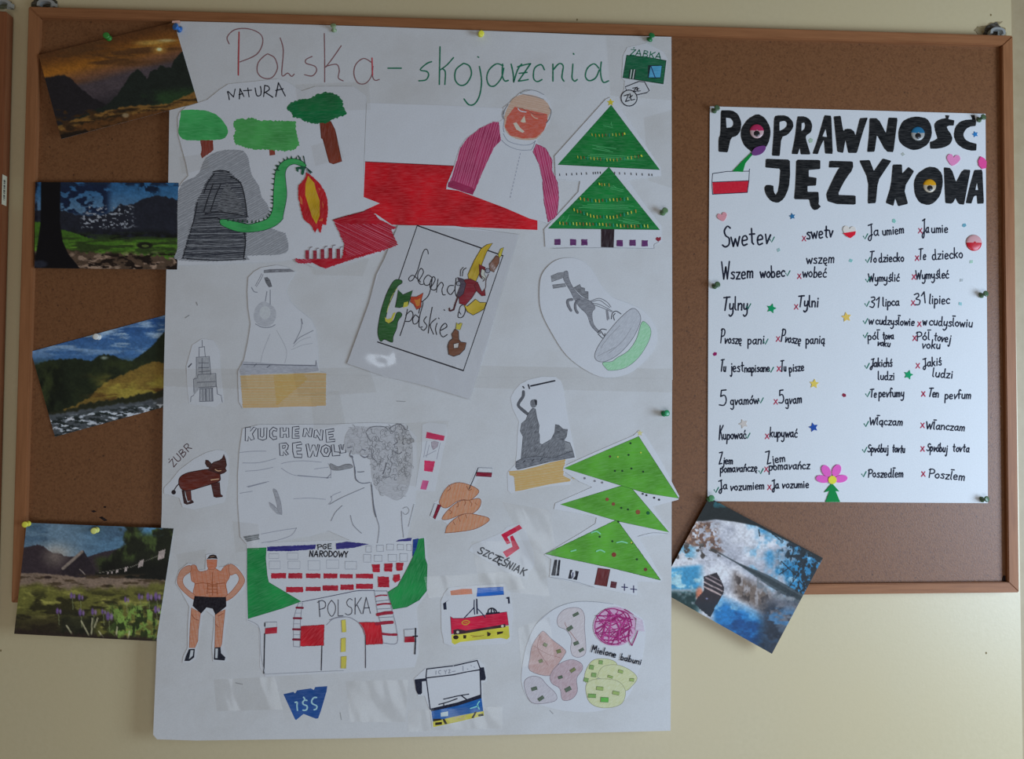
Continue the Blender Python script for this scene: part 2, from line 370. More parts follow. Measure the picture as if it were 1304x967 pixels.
def rail(name, parent, pts, d, m, back=.001):
    f = [Plane(d).hit(q) for q in pts]; b = [Vector((v.x, -back, v.z)) for v in f]; mb = MB()
    n = 4; fa = [(0,1,2,3), (7,6,5,4)] + [(i, i+4, (i+1) % 4 + 4, (i+1) % 4) for i in range(4)]
    mb.add(f + b, fa, m); o = mb.build(name, parent)
    bm = bmesh.new(); bm.from_mesh(o.data); bmesh.ops.recalc_face_normals(bm, faces=bm.faces)
    bmesh.ops.bevel(bm, geom=list(bm.edges), offset=.0012, segments=2, affect='EDGES'); bm.to_mesh(o.data); bm.free(); return o
TL, TR, BR, BL = (36, 8), (1290, 45), (1298, 755), (14, 768)
iTL, iTR, iBR, iBL = (50, 21.5), (1276.5, 57.5), (1284.5, 742), (30, 755)
c0 = FRONT.hit((656, 760)); board = empty('cork_board', (c0.x, 0, c0.z))
setp(board, 'large cork notice board in a brown wooden frame, holding the posters and photos', 'notice board')
rail('frame_rail', board, [TL, TR, iTR, iTL], .020, WOODH)
rail('frame_rail', board, [iBL, iBR, BR, BL], .020, WOODH)
rail('frame_rail', board, [TL, iTL, iBL, BL], .020, WOODV)
rail('frame_rail', board, [iTR, TR, BR, iBR], .020, WOODV)
a = FRONT.hit((30, 15)); b = FRONT.hit((1294, 752)); t0 = FRONT.hit((36, 16)).z; 
mb = MB(); q = [FRONT.hit(p) for p in ((43, 15), (1283, 51), (1291, 748), (22, 761))]
mb.add([Vector((v.x, -.012, v.z)) for v in q] + [Vector((v.x, -.002, v.z)) for v in q], [(3,2,1,0), (4,5,6,7), (0,1,5,4), (1,2,6,5), (2,3,7,6), (3,0,4,7)], CORKM); mb.build('cork_panel', board)
STEEL, nt, bs = nodes('galvanised_steel'); bs.inputs['Base Color'].default_value = (.55, .58, .56, 1); bs.inputs['Metallic'].default_value = .6; bs.inputs['Roughness'].default_value = .45
def hanger(cx, cy, r, parent):             # bent sheet-metal eye on top of the rail
    c = Plane(.008).hit((cx, cy)); mb = MB(); n = 12
    prof = []
    for i in range(n + 1):
        t = math.pi * i / n; prof.append((math.cos(t), max(0, math.sin(t)) ** .6 * .8))
    vs = []
    for (u, v) in prof:
        for rr in (r, r * .68):
            for y in (-.012, -.004): vs.append((c.x + u * rr, y, c.z + v * rr))
    fs = []
    for i in range(n):
        a = 4 * i; b = a + 4
        fs += [(a, b, b+1, a+1), (a+2, a+3, b+3, b+2), (a, a+2, b+2, b), (a+1, b+1, b+3, a+3)]
    fs += [(0, 1, 3, 2), (4*n, 4*n+2, 4*n+3, 4*n+1)]
    mb.add(vs, fs, STEEL); mb.box((c.x + r*.3, -.006, c.z), (c.x + r, -.004, c.z + r * .5), STEEL)
    o = mb.build('metal_hanger', parent); o['label'] = 'galvanised metal hanging eye'; return o
hanger(1269, 44, .0125, board); hanger(60, 9, .013, board)
mb = MB(); slab(mb, P([(1277, 737), (1278, 734), (1281, 733.5), (1284, 735), (1284.5, 741), (1277, 741)])[0], CORK, 0, .0012, ink((30, 20, 18), 'foam')); mb.build('corner_notch', board)
for s in ([(116, 651), (120, 650), (123, 652), (119, 653)], [(126, 659), (130, 658), (137, 663), (133, 664)], [(132, 645), (135, 645), (135, 647), (132, 647)]):
    mb = MB(); slab(mb, P(s)[0], CORK, 0, .0004, ink((28, 16, 14))); mb.build('gouge', board)
# second board at the left edge of the photograph
v0 = FRONT.hit((8, 14)); b2 = empty('neighbour_board', (v0.x - .1, 0, 1.2)); setp(b2, 'reddish wooden frame of a second board cut off at the left edge', 'notice board')
mb = MB(); zt = v0.z; zb = 1.18; mb.box((v0.x - .019, -.020, zb), (v0.x, -.001, zt), WOODV2); r_ = mb.build('frame_rail', b2)
bm = bmesh.new(); bm.from_mesh(r_.data); bmesh.ops.bevel(bm, geom=list(bm.edges), offset=.0016, segments=2, affect='EDGES'); bm.to_mesh(r_.data); bm.free()
mb = MB(); mb.box((v0.x - .4, -.012, zb + .01), (v0.x - .019, -.002, zt - .01), CORKM); mb.build('cork_panel', b2)
mb = MB(); mb.box((v0.x - .4, -.020, zt - .019), (v0.x - .019, -.001, zt), WOODH); mb.build('frame_rail', b2)
hanger(4, 10, .014, b2)
# white price sticker on its side face
zz = [FRONT.hit((3, y)).z for y in (222, 260)]
mb = MB(); mb.box((v0.x, -.0195, zz[1]), (v0.x + .0003, -.008, zz[0]), ink((178, 176, 160))); st = mb.build('paper_sticker', b2); st['label'] = 'small white sticker with a printed grey strip'
mb = MB(); h = zz[0] - zz[1]
for i in range(13):
    z = zz[1] + h * (.16 + .055 * i); mb.box((v0.x + .0003, -.0165, z), (v0.x + .0005, -.0125, z + h * (.02 + .018 * (i * 7 % 3))), ink((70, 72, 68)))
o_ = mb.build('printed_strip', b2)

# ------------------------------------------------------------------ printed photographs: colour stored per point of the sheet
def h2(ix, iy, s):
    v = np.sin(ix * 127.1 + iy * 311.7 + s * 74.7) * 43758.5453; return v - np.floor(v)
def vn(x, y, s=0):
    ix, iy = np.floor(x), np.floor(y); fx, fy = x - ix, y - iy; fx = fx*fx*(3-2*fx); fy = fy*fy*(3-2*fy)
    return (h2(ix, iy, s)*(1-fx) + h2(ix+1, iy, s)*fx)*(1-fy) + (h2(ix, iy+1, s)*(1-fx) + h2(ix+1, iy+1, s)*fx)*fy
def fb(x, y, s=0, o=4): return sum(vn(x*2**i, y*2**i, s+i) * .5**(i+1) for i in range(o)) / (1 - .5**o)
def ss(a, b, x): t = np.clip((x-a)/(b-a), 0, 1); return t*t*(3-2*t)
def ip(x, pts): n = np.array([float(t) for t in pts.split()]); return np.interp(x, n[::2], n[1::2])
class Img:
    def __init__(s, x, y): s.x = x; s.y = y; s.c = np.zeros(x.shape + (3,))
    def base(s, c): s.c[:] = c
    def mix(s, m, c):
        m = np.clip(m, 0, 1)[..., None]; c = np.array(c, float) if not isinstance(c, np.ndarray) else c; s.c = s.c*(1-m) + c*m
    def below(s, pts, c, soft=6, rough=0, sc=.05, seed=1): 
        s.mix(ss(-soft, soft, s.y - ip(s.x, pts) + (fb(s.x*sc, s.y*0+seed, seed)-.5)*rough), c)
    def blob(s, cx, cy, rx, ry, c, k=1, soft=.5):
        d = np.hypot((s.x-cx)/rx, (s.y-cy)/ry); s.mix(k*(1-ss(1-soft, 1, d)), c)
    def line(s, x0, y0, x1, y1, wd, c, k=1):
        dx, dy = x1-x0, y1-y0; t = np.clip(((s.x-x0)*dx+(s.y-y0)*dy)/(dx*dx+dy*dy), 0, 1)
        s.mix(k*(1-ss(wd*.5, wd, np.hypot(s.x-x0-t*dx, s.y-y0-t*dy))), c)
    def tex(s, m, c, sx, sy, lo, hi, seed=3): s.mix(m*ss(lo, hi, fb(s.x*sx, s.y*sy, seed)), c)
PHOTO, nt, bs = nodes('photo_print_gloss')
at = N(nt, 'ShaderNodeVertexColor'); at.layer_name = 'print'; nt.links.new(at.outputs[0], bs.inputs['Base Color'])
bs.inputs['Roughness'].default_value = .38; bs.inputs['Specular IOR Level'].default_value = .3
def photo(corners, crop, fn, plane, ref, label, nx=190, bow=.0):
    x0, y0, sc = crop; TLc, TRc, BRc, BLc = corners; ny = int(nx * math.dist(TLc, BLc) / math.dist(TLc, TRc))
    V3 = [plane.hit(c) for c in (TLc, TRc, BRc, BLc)]
    u, v = np.meshgrid(np.linspace(0, 1, nx), np.linspace(0, 1, ny))
    A = [np.array(c)[None, None] for c in V3]; uu, vv = u[..., None], v[..., None]
    W3 = (A[0]*(1-uu) + A[1]*uu)*(1-vv) + (A[3]*(1-uu) + A[2]*uu)*vv
    W3[..., 1] -= bow * (v**2) * 1.0
    B = [np.array(c)[None, None] for c in (TLc, TRc, BRc, BLc)]
    Q = (B[0]*(1-uu) + B[1]*uu)*(1-vv) + (B[3]*(1-uu) + B[2]*uu)*vv
    im = Img((Q[..., 0]-x0)*sc, (Q[..., 1]-y0)*sc); im.u = u; im.v = v; fn(im); im.c *= (1 + .34*(fb(im.x*.09, im.y*.11, 77, 3)-.5) + .16*(fb(im.x*.02, im.y*.03, 41, 3)-.5))[..., None]
    c = np.clip(im.c, 0, 255) / 255; l = np.where(c > .04045, ((c+.055)/1.055)**2.4, c/12.92); l = np.clip(l / np.array(lin(ref)) * .8, .002, .9)
    verts = W3.reshape(-1, 3); n = len(verts); i = np.arange(nx-1)[None] + nx*np.arange(ny-1)[:, None]
    faces = np.stack([i, i+nx, i+nx+1, i+1], -1).reshape(-1, 4)
    loop = list(range(nx)) + [nx*k + nx-1 for k in range(1, ny)] + [nx*(ny-1)+k for k in range(nx-2, -1, -1)] + [nx*k for k in range(ny-2, 0, -1)]
    back = verts[loop] + np.array([0, .0003, 0]); m_ = len(loop)
    fl = [tuple(f) for f in faces] + [(loop[k], loop[(k+1) % m_], n+(k+1) % m_, n+k) for k in range(m_)] + [tuple(n+k for k in range(m_))]
    av = np.vstack([verts, back]); org = av.mean(0)
    me = bpy.data.meshes.new('photo_print'); me.from_pydata((av-org).tolist(), [], fl)
    ca = me.color_attributes.new('print', 'FLOAT_COLOR', 'POINT'); col = np.ones((len(av), 4), np.float32); col[:, :3] = .75; col[:n, :3] = l.reshape(-1, 3)
    ca.data.foreach_set('color', col.ravel()); me.materials.append(PHOTO)
    o = bpy.data.objects.new('photo_print', me); COL.objects.link(o); o.location = org; o['_o'] = tuple(org)
    return setp(o, label, 'photo')
def im1(i):
    x, y, v = i.x, i.y, i.v; i.base((70, 42, 22))
    i.mix(ss(.0, .16, v), (92, 56, 24)); i.mix(ss(.1, .26, v)*(1-.5*i.u), (128, 80, 26)); i.mix(ss(.22, .40, v)*.85, (88, 60, 48)); i.mix(ss(.36, .48, v), (60, 52, 56)); i.mix(ss(.55, .75, v), (40, 36, 40))
    i.tex(1-ss(.3, .5, v), (70, 45, 25), .003, .02, .5, .7)
    i.blob(900, 205, 190, 34, (150, 120, 60), .8, .8); i.blob(1010, 185, 110, 18, (165, 160, 115), .7, .9); i.blob(950, 255, 90, 46, (150, 110, 50), .8, .9); i.blob(953, 252, 32, 20, (210, 205, 150), 1, .9)
    i.line(740, 240, 1110, 200, 10, (120, 80, 30), .7)
    i.below('0 470 90 462 170 452 240 440 300 470 340 520 450 610 560 665 1400 760', (27, 25, 28), 8, 14)
    i.below('0 900 560 668 640 590 740 440 790 402 820 425 860 472 885 420 910 398 935 405 960 368 1000 388 1040 390 1060 335 1125 265 1300 240', (24, 29, 26), 5, 18, .06)
    i.tex((x > 800)*ss(480, 620, y), (32, 50, 30), .006, .01, .35, .7)
    i.below('0 890 240 805 450 735 600 700 760 672 1000 665 1100 620 1240 560 1400 500', (104, 74, 36), 7, 24, .03)
    i.tex(ss(0, 20, y-ip(x, '0 890 240 805 450 735 760 672 1000 665 1240 560')), (36, 27, 18), .006, .03, .45, .62, 5)
    i.below('0 930 240 850 450 790 700 745 1000 700 1240 690', (76, 48, 25), 10, 20); i.tex((y > 700)*1., (50, 34, 20), .02, .04, .5, .75, 8)
    i.blob(290, 840, 50, 30, (40, 28, 18)); i.blob(700, 745, 34, 22, (130, 115, 90), .7); i.below('0 940 230 880 400 850 500 900 1400 1200', (26, 20, 16), 8, 10)
def im2(i):
    x, y = i.x, i.y; i.base((34, 72, 108)); i.mix(ss(160, 360, y), (72, 98, 122)); i.mix(ss(700, 1000, x)*.5, (40, 84, 120))
    i.tex(ss(390, 330, y)*ss(700, 640, x)*ss(340, 380, x), (16, 26, 46), .02, .03, .42, .5, 4); i.tex(ss(250, 200, y)*ss(840, 870, x)*ss(1000, 960, x), (14, 24, 40), .03, .03, .42, .5, 6); i.tex(ss(190, 165, y), (18, 30, 48), .02, .05, .4, .55, 7)
    i.below('0 330 370 325 430 345 480 358 560 362 640 355 690 335 740 290 780 300 820 290 880 262 960 240 1020 245 1110 265', (26, 28, 36), 4, 16, .05)
    i.tex(ss(290, 310, y)*ss(450, 430, y)*ss(480, 520, x)*ss(860, 780, x), (120, 124, 132), .06, .10, .58, .68, 9)
    i.tex(ss(430, 500, y), (12, 14, 12), .02, .02, .3, .6)
    i.below('0 395 240 400 370 445 470 475 590 512 800 510 1110 498', (52, 82, 26), 4, 8, .1); i.tex(ss(500, 540, y), (74, 104, 36), .01, .05, .4, .7, 2)
    i.tex(ss(450, 520, y), (38, 52, 24), .008, .06, .5, .62, 12)
    i.blob(890, 545, 58, 24, (22, 24, 18), 1, .3); i.blob(893, 548, 26, 9, (70, 84, 40), 1, .3)
    i.below('0 590 380 560 480 575 600 592 800 598 950 612 1110 632', (66, 52, 42), 8, 40, .03)
    i.tex(ss(570, 620, y), (122, 102, 88), .018, .04, .55, .68, 11); i.tex(ss(570, 610, y), (22, 16, 14), .02, .05, .5, .6, 15)
    l = ip(y, '150 252 400 250 560 228 650 212 700 190'); r = ip(y, '150 372 400 368 520 385 600 420 660 470 700 500')
    i.mix(ss(-4, 4, x-l)*ss(4, -4, x-r), (9, 9, 13)); i.tex(ss(235, 225, x)*ss(400, 380, y), (12, 14, 24), .02, .02, .2, .5)
    i.blob(245, 660, 60, 30, (50, 55, 70), .5)
def im3(i):
    x, y = i.x, i.y; i.base((28, 58, 104)); i.mix(ss(150, 400, y+x*.1), (52, 84, 124)); 
    i.tex(ss(420, 250, y), (118, 140, 164), .005, .03, .52, .72, 21); i.tex(ss(420, 250, y)*ss(500, 800, x), (120, 140, 160), .008, .05, .6, .72, 23)
    i.below('180 420 210 412 300 382 370 376 470 372 560 392 600 360 640 345 700 352 740 378 810 388 860 350 940 290 1010 205 1300 60', (26, 32, 22), 5, 14, .08)
    i.tex(ss(350, 420, y), (40, 46, 26), .01, .008, .4, .8, 4); i.blob(640, 368, 34, 16, (120, 130, 120), .9, .9); i.tex(ss(380, 450, y)*ss(500, 300, x), (14, 18, 14), .02, .01, .4, .7, 4)
    i.below('0 900 400 685 460 660 560 605 620 540 640 520 760 470 830 440 940 395 1010 400 1300 300', (98, 78, 36), 5, 22, .05)
    i.tex(ss(450, 520, y)*ss(550, 700, x), (126, 112, 48), .008, .02, .4, .7, 9); i.tex(ss(420, 560, y)*ss(450, 700, x), (70, 48, 24), .006, .03, .5, .7, 19)
    i.below('0 740 300 700 420 682 560 640 740 620 860 590 1300 540', (32, 34, 24), 7, 26, .04)
    i.below('0 760 310 715 500 690 700 655 850 640 1010 612 1300 560', (62, 66, 70), 7, 20, .04)
    m = ss(10, 40, y-ip(x, '0 760 310 715 500 690 700 655 850 640 1010 612')); i.tex(m, (160, 166, 176), .02, .07, .50, .62, 31); i.tex(m, (28, 34, 34), .03, .09, .5, .6, 33)
def im4(i):
    x, y = i.x, i.y; i.base((84, 104, 120)); i.mix(ss(350, 700, x)*.7, (62, 92, 116)); i.tex(ss(320, 150, y), (58, 78, 96), .006, .02, .45, .7, 3); i.blob(330, 290, 230, 110, (150, 150, 146), .7, 1.)
    i.below('40 265 110 255 200 236 240 245 270 270 300 292 360 298 385 316 440 320 550 318 640 288 700 275 800 255 1200 240', (44, 36, 40), 4, 8, .1)
    i.blob(320, 320, 130, 110, (120, 108, 98), .6, 1.); i.tex(ss(300, 340, y)*ss(560, 640, x), (46, 52, 30), .02, .01, .4, .7)
    hut = ss(-3, 3, y-ip(x, '365 405 515 275 610 440')) * (x > 365) * (x < 610); i.mix(hut, (36, 30, 34))
    i.line(375, 400, 505, 285, 13, (112, 100, 92)); i.line(490, 405, 525, 440, 5, (110, 100, 95))
    edge = ip(y, '60 800 150 790 200 800 260 760 340 660 480 600'); mm = ss(-20, 20, x-edge+(fb(x*.03, y*.03, 5)-.5)*90); i.mix(mm*ss(90, 130, y+60), (26, 28, 20)); i.tex(mm*ss(420, 300, y), (58, 70, 36), .02, .012, .45, .72, 8)
    i.tex(mm*ss(190, 130, y)*ss(860, 950, x)*ss(1080, 1020, x), (70, 110, 140), .02, .02, .4, .55, 2); i.mix(mm*ss(300, 400, y)*.8, (18, 18, 16))
    i.line(620, 430, 840, 390, 2.5, (110, 105, 95), .7); i.line(840, 390, 1080, 290, 2.5, (110, 105, 95), .7)
    for cx, cy, r in ((1050, 305, 26), (910, 365, 19), (805, 405, 12), (745, 418, 9), (710, 426, 7), (683, 430, 6)): i.mix((abs(x-cx-(y-cy)*-.2) < r*.8)*(abs(y-cy+(x-cx)*.35) < r*1.1), (140, 128, 124))
    i.below('40 430 230 432 400 448 480 462 620 458 800 468 1200 485', (104, 88, 76), 5, 10, .05)
    i.tex(ss(430, 460, y), (60, 48, 36), .012, .05, .5, .66, 6); i.blob(272, 460, 32, 14, (40, 30, 28)); i.blob(690, 520, 34, 13, (42, 34, 26))
    i.below('40 520 200 500 420 540 600 530 900 520 1200 480', (82, 80, 38), 24, 50, .02); i.tex(ss(500, 580, y), (120, 116, 58), .009, .03, .5, .7, 16); i.tex(ss(520, 600, y), (40, 38, 22), .01, .03, .45, .62, 18)
    i.mix(ss(640, 800, y)*ss(700, 300, x)*.8, (34, 28, 22)); i.mix(ss(660, 760, y)*ss(330, 380, x)*ss(640, 560, x)*.7, (22, 24, 20))
    i.tex(ss(620, 680, y)*ss(640, 760, x), (98, 122, 56), .03, .03, .42, .6, 26); i.tex(ss(620, 680, y)*ss(640, 760, x), (36, 44, 22), .035, .02, .5, .62, 28)
    for cx, cy, r in ((440, 585, 24), (495, 595, 24), (345, 690, 24), (500, 700, 28), (585, 695, 26), (652, 695, 20), (690, 725, 34), (810, 612, 22), (905, 592, 24), (965, 592, 30), (1020, 590, 32), (1018, 680, 28)):
        i.blob(cx-8, cy, r*.55, r*1.25, (92, 68, 118), .9, .6); i.blob(cx+r*.5, cy+4, r*.45, r, (118, 92, 140), .8, .7); i.line(cx, cy+r, cx+4, cy+r+70, 4, (120, 126, 90), .5)
    for a in ((500, 760, 555, 862), (400, 790, 445, 862), (575, 740, 570, 850), (612, 740, 590, 800), (620, 830, 650, 872), (745, 800, 740, 870), (830, 830, 822, 880)): i.line(*a, 7, (150, 144, 116), .8)
    i.below('0 800 200 820 400 840 1200 900', (36, 28, 24), 16, 40)
def im5(i):
    x, y, u, v = i.x, i.y, i.u, i.v; i.base((168, 166, 176)); i.tex(1+0*x, (206, 202, 208), .008, .011, .3, .7, 3)
    i.tex(ss(440, 560, x+(y-200)*-.25)*ss(.56, .40, v), (44, 128, 176), .011, .011, .28, .58, 5); i.mix(ss(600, 820, x)*ss(.55, .4, v)*.5, (44, 92, 126)); i.tex(ss(430, 520, x)*ss(.56, .40, v), (128, 170, 196), .02, .02, .5, .7, 6)
    i.mix(ss(620, 560, y)*ss(560, 540, y)*ss(430, 455, y+x*.1)*ss(250, 190, x), (60, 140, 182)); i.tex(ss(440, 470, y)*ss(260, 200, x), (160, 196, 208), .02, .03, .5, .68, 8)
    i.tex(ss(300, 330, y)*ss(430, 400, y)*ss(220, 160, x), (110, 160, 186), .02, .02, .42, .6, 31)
    i.tex(ss(540, 580, y)*ss(260, 180, x+(y-600)*.2), (16, 46, 46), .02, .02, .2, .5, 9)
    dd = (y-600) - (x-330)*.42; lo = ss(-40, 40, dd)*ss(255, 300, x+(y-600)*-.1)
    i.mix(lo, (30, 108, 168)); i.tex(lo*ss(760, 640, y), (120, 168, 200), .014, .02, .56, .7, 11); i.tex(lo, (18, 66, 118), .012, .02, .5, .68, 14)
    d = (y-560) - (x-480)*.55; i.mix(ss(90, 30, abs(d-4))*ss(360, 430, x)*ss(640, 560, x)*.9, (104, 86, 76)); i.tex(ss(90, 40, abs(d))*ss(350, 430, x)*ss(640, 560, x), (150, 140, 140), .05, .02, .5, .65, 12); i.tex(ss(90, 40, abs(d))*ss(380, 430, x)*ss(640, 560, x), (66, 56, 54), .04, .03, .52, .66, 22)
    low = ss(20, 90, (y-650) - (x-480)*.30)
    i.mix(ss(500, 620, x)*ss(560, 620, y)*.85, (82, 82, 90)); i.tex(ss(500, 600, x)*ss(600, 660, y), (44, 50, 62), .02, .03, .4, .6, 13); i.tex(ss(520, 600, x)*ss(620, 700, y), (70, 110, 146), .016, .03, .56, .68, 15); i.mix(ss(740, 840, y)*ss(480, 560, x)*.7, (34, 38, 48))
    # far shore
    t = np.clip((x-290)/470, 0, 1); yc = 340 + (x-290)*.56; th = 4 + 26*ss(.2, .7, t)
    i.mix(ss(th+3, th-3, abs(y-yc))*(x > 285), (70, 78, 84)); i.mix(ss(th*.5+3, th*.5-3, abs(y-yc))*(x > 400), (46, 54, 58)); i.tex(ss(40, 20, abs(y-yc-44))*(x > 520), (120, 122, 128), .03, .03, .45, .6, 17)
    # trees right
    i.tex(ss(590, 700, x)*ss(640, 560, y), (34, 44, 52), .035, .035, .52, .58, 19); i.tex(ss(640, 760, x)*ss(640, 560, y), (30, 36, 42), .07, .07, .52, .6, 39)
    for a in ((735, 480, 760, 380), (735, 480, 690, 540), (735, 480, 650, 400), (760, 380, 800, 330), (700, 430, 640, 470), (760, 420, 840, 440), (720, 330, 700, 400), (745, 500, 790, 560), (530, 230, 535, 265), (600, 250, 650, 290)): i.line(*a, 4, (28, 34, 40), .9)
    i.tex(ss(700, 760, x)*ss(440, 300, y), (26, 32, 36), .02, .02, .46, .55, 29)
    # dark top
    i.mix(ss(0, -8, y-ip(x, '230 190 300 180 400 192 520 215 600 255 700 305 780 340 860 400')), (30, 34, 34)); i.tex(ss(140, 90, y), (40, 84, 92), .02, .02, .6, .7, 21)
    # autumn leaves left
    i.tex(ss(330, 290, x-(y-250)*.3)*ss(180, 200, y)*ss(330, 300, y+(x-150)*-.2), (112, 82, 70), .05, .06, .44, .54, 23); i.tex(ss(330, 290, x)*ss(180, 200, y)*ss(330, 300, y), (160, 124, 104), .06, .06, .56, .64, 24); i.tex(ss(360, 300, x)*ss(290, 320, y)*ss(400, 380, y), (74, 66, 62), .035, .035, .54, .6, 25)
    # boat
    i.blob(212, 575, 26, 52, (196, 112, 84), .9, .6)
    bp = [(235, 485), (305, 462), (322, 490), (345, 540), (340, 575), (300, 640), (270, 700), (220, 660), (185, 625), (205, 590), (235, 560)]
    inn = np.zeros(x.shape, bool)
    for k in range(len(bp)):
        (xa, ya), (xb, yb) = bp[k-1], bp[k]
        if ya != yb: inn ^= ((ya > y) != (yb > y)) & (x < (xb-xa)*(y-ya)/(yb-ya)+xa)
    i.mix(inn*1., (42, 34, 40)); i.mix(inn*ss(590, 640, y)*.7, (26, 34, 44))
    i.line(238, 484, 304, 463, 4, (30, 26, 30)); i.line(246, 488, 330, 532, 5, (150, 130, 132)); i.line(238, 512, 335, 560, 5, (160, 140, 140)); i.line(237, 536, 325, 580, 6, (170, 146, 144)); i.line(262, 474, 326, 508, 3, (120, 104, 108))
    i.blob(252, 600, 8, 6, (120, 120, 150))
cr = lambda k: {'1': (40, 20, 5.859), '2': (0, 200, 4.835), '3': (0, 380, 4.835), '4': (10, 650, 5.37)}.get(k) or CR[k]
WL = (158, 160, 165)
photo([(49, 70), (221.5, 28.5), (252, 131), (78, 177)], cr('1'), im1, Plane(.0222), WL, 'photo of a sunset over dark mountain peaks, topmost at the board\'s left')
photo([(45, 232), (227.5, 233), (225.5, 343.5), (43.8, 341.5)], cr('2'), im2, Plane(.0226), WL, 'photo of a green valley framed by a dark tree trunk, second from the top')
photo([(39.3, 448), (229, 396.5), (258, 505), (70, 556.5)], cr('3'), im3, Plane(.0138), WL, 'tilted photo of a rushing mountain stream tucked behind the poster edge')
photo([(34, 666), (221, 673.5), (199, 817), (18, 807.5)], cr('4'), im4, Plane(.0232), WL, 'photo of purple crocuses before a wooden hut, hanging below the board at left')
photo([(903, 634), (1048, 711), (983, 833), (839, 752)], cr('W'), im5, Plane(.0206), (200, 200, 206), 'tilted photo of a rowing boat on blue lake water right of the big poster')

# ------------------------------------------------------------------ the big poster: two taped sheets, title and ink drawn straight on it
PAPER = paper('white_drawing_paper', (175, 177, 188), .3)
POSTERP = paper('poster_paper', (171, 172, 180), .8)
pc = POSTER.hit((525, 940)); root = empty('large_poster', pc)
setp(root, 'tall white handmade poster filled with coloured drawings, its title in red and green letters', 'poster')
def polysheet(name, o, plane, lift, m, parent, thick=.0003):
    mb = MB(); slab(mb, o, plane, lift, thick, m); return mb.build(name, parent)
LE = lambda y: float(np.interp(y, [27, 150, 250, 400, 500, 650, 760, 860, 941], [218, 215.5, 214, 210.5, 208, 206, 202, 198, 195]))
up = [(222, 27), (330, 29.5), (480, 34), (640, 40), (760, 44.5), (855, 47), (855.5, 200), (856, 350), (856.5, 484), (520, 481), (300, 480), (LE(478), 478), (LE(400), 400), (LE(250), 250), (LE(150), 150), (217, 60)]
polysheet('paper_sheet', up, POSTER, 0, POSTERP, root)
lo = [(LE(476), 476), (400, 477.5), (600, 480.5), (856, 482), (855.5, 600), (855, 760), (854, 931), (700, 935), (430, 941), (250, 943.5), (200, 942), (195, 936), (LE(860), 860), (LE(760), 760), (LE(650), 650), (LE(550), 550)]
polysheet('paper_sheet', lo, POSTER, .00032, POSTERP, root)
p_ = Sheet('x', '', '', None, lift=.50, root=root, step=.004)
tf('TA'); RED = (122, 84, 90)
for s in ("420 165 417 270 416 385", "370 225 360 190 400 152 470 148 530 175 542 220 510 280 425 318", "632 195 648 260 640 385 670 375 690 392 704 380", "795 290 765 305 765 325 810 340 818 365 795 390 757 383",
          "858 172 860 300 860 420", "945 235 900 300 865 345;867 340 920 330 935 360 930 400 955 415", "1100 320 1060 300 1020 330 1010 380 1030 425 1070 428 1100 390 1108 340", "1102 298 1103 340 1105 390 1118 412 1140 408"): p_.L('red_title_letter', s, 1.35, RED)
p_.L('red_title_letter', "560 280 520 320 515 370 545 400 590 398 618 350 605 300 580 282", 1.35, RED, closed=True)
p_.L('red_title_letter', "421 165 417 385", 1.7, (160, 60, 66)); p_.L('red_title_letter', "1103 298 1106 385", 1.7, (176, 70, 80))
GR = (22, 100, 76)
p_.L('green_title_letter', "1185 350 1253 350", 1.8, GR)
tf('TB')
for s in ("530 380 500 392 460 430 500 440 512 462 495 492 452 498", "582 288 580 400 578 520", "665 355 625 400 585 430;600 425 615 445 612 520", "825 410 838 500 825 590 795 640 760 645 730 610", "815 350 820 353",
          "970 405 930 393 885 430 870 480 885 525 920 528 960 480 975 420", "968 395 965 460 980 498 1003 495", "1020 395 1032 450 1036 505;1036 505 1060 430 1085 395", "1060 412 1100 400 1140 392;1140 392 1100 450 1065 500;1065 500 1100 495 1125 490;1070 452 1118 446", "1225 430 1205 398 1165 420 1158 480 1180 503 1210 490"): p_.L('green_title_letter', s, 1.75, GR)
p_.L('green_title_letter', "720 395 680 430 675 490 705 525 745 515 775 460 765 410 735 392", 1.75, GR, closed=True)
tf('TC')
for s in ("262 395 262 450 262 500", "264 430 300 392 325 405 320 450 318 480 330 500", "385 395 382 440 380 480 395 500 412 490", "388 330 391 334", "545 420 515 393 475 420 462 470 485 497 525 480 548 430", "560 382 555 430 560 480 575 508 605 498"): p_.L('green_title_letter', s, 1.75, GR)
tf('px')
p_.T('brown_animal_name', 'ŻUBR', 220, 596, 245, 571, 4.6, 1.2, (78, 48, 54))
# grey pencil smudges and glue traces between the drawings
for (x, y, l, a) in ((505, 511, 11, .05), (236, 405, 6, -.6), (250, 385, 4, 1.2), (300, 870, 9, .2), (700, 905, 6, .8), (660, 510, 8, 0), (433, 908, 9, 1.4), (575, 640, 5, .3)):
    p_.L('pencil_smudge', [(x, y), (x + l*math.cos(a), y + l*math.sin(a))], 1.1, (138, 138, 144))
p_.done()
mb = MB(); o = [(219, 29), (219.5, 26.5), (229, 26), (229.5, 29.5)]; slab(mb, o, POSTER, .0028, .0003, paper('pinkish_paper_back', (196, 150, 142))); mb.build('curled_corner', root)

BLK = (26, 26, 38)
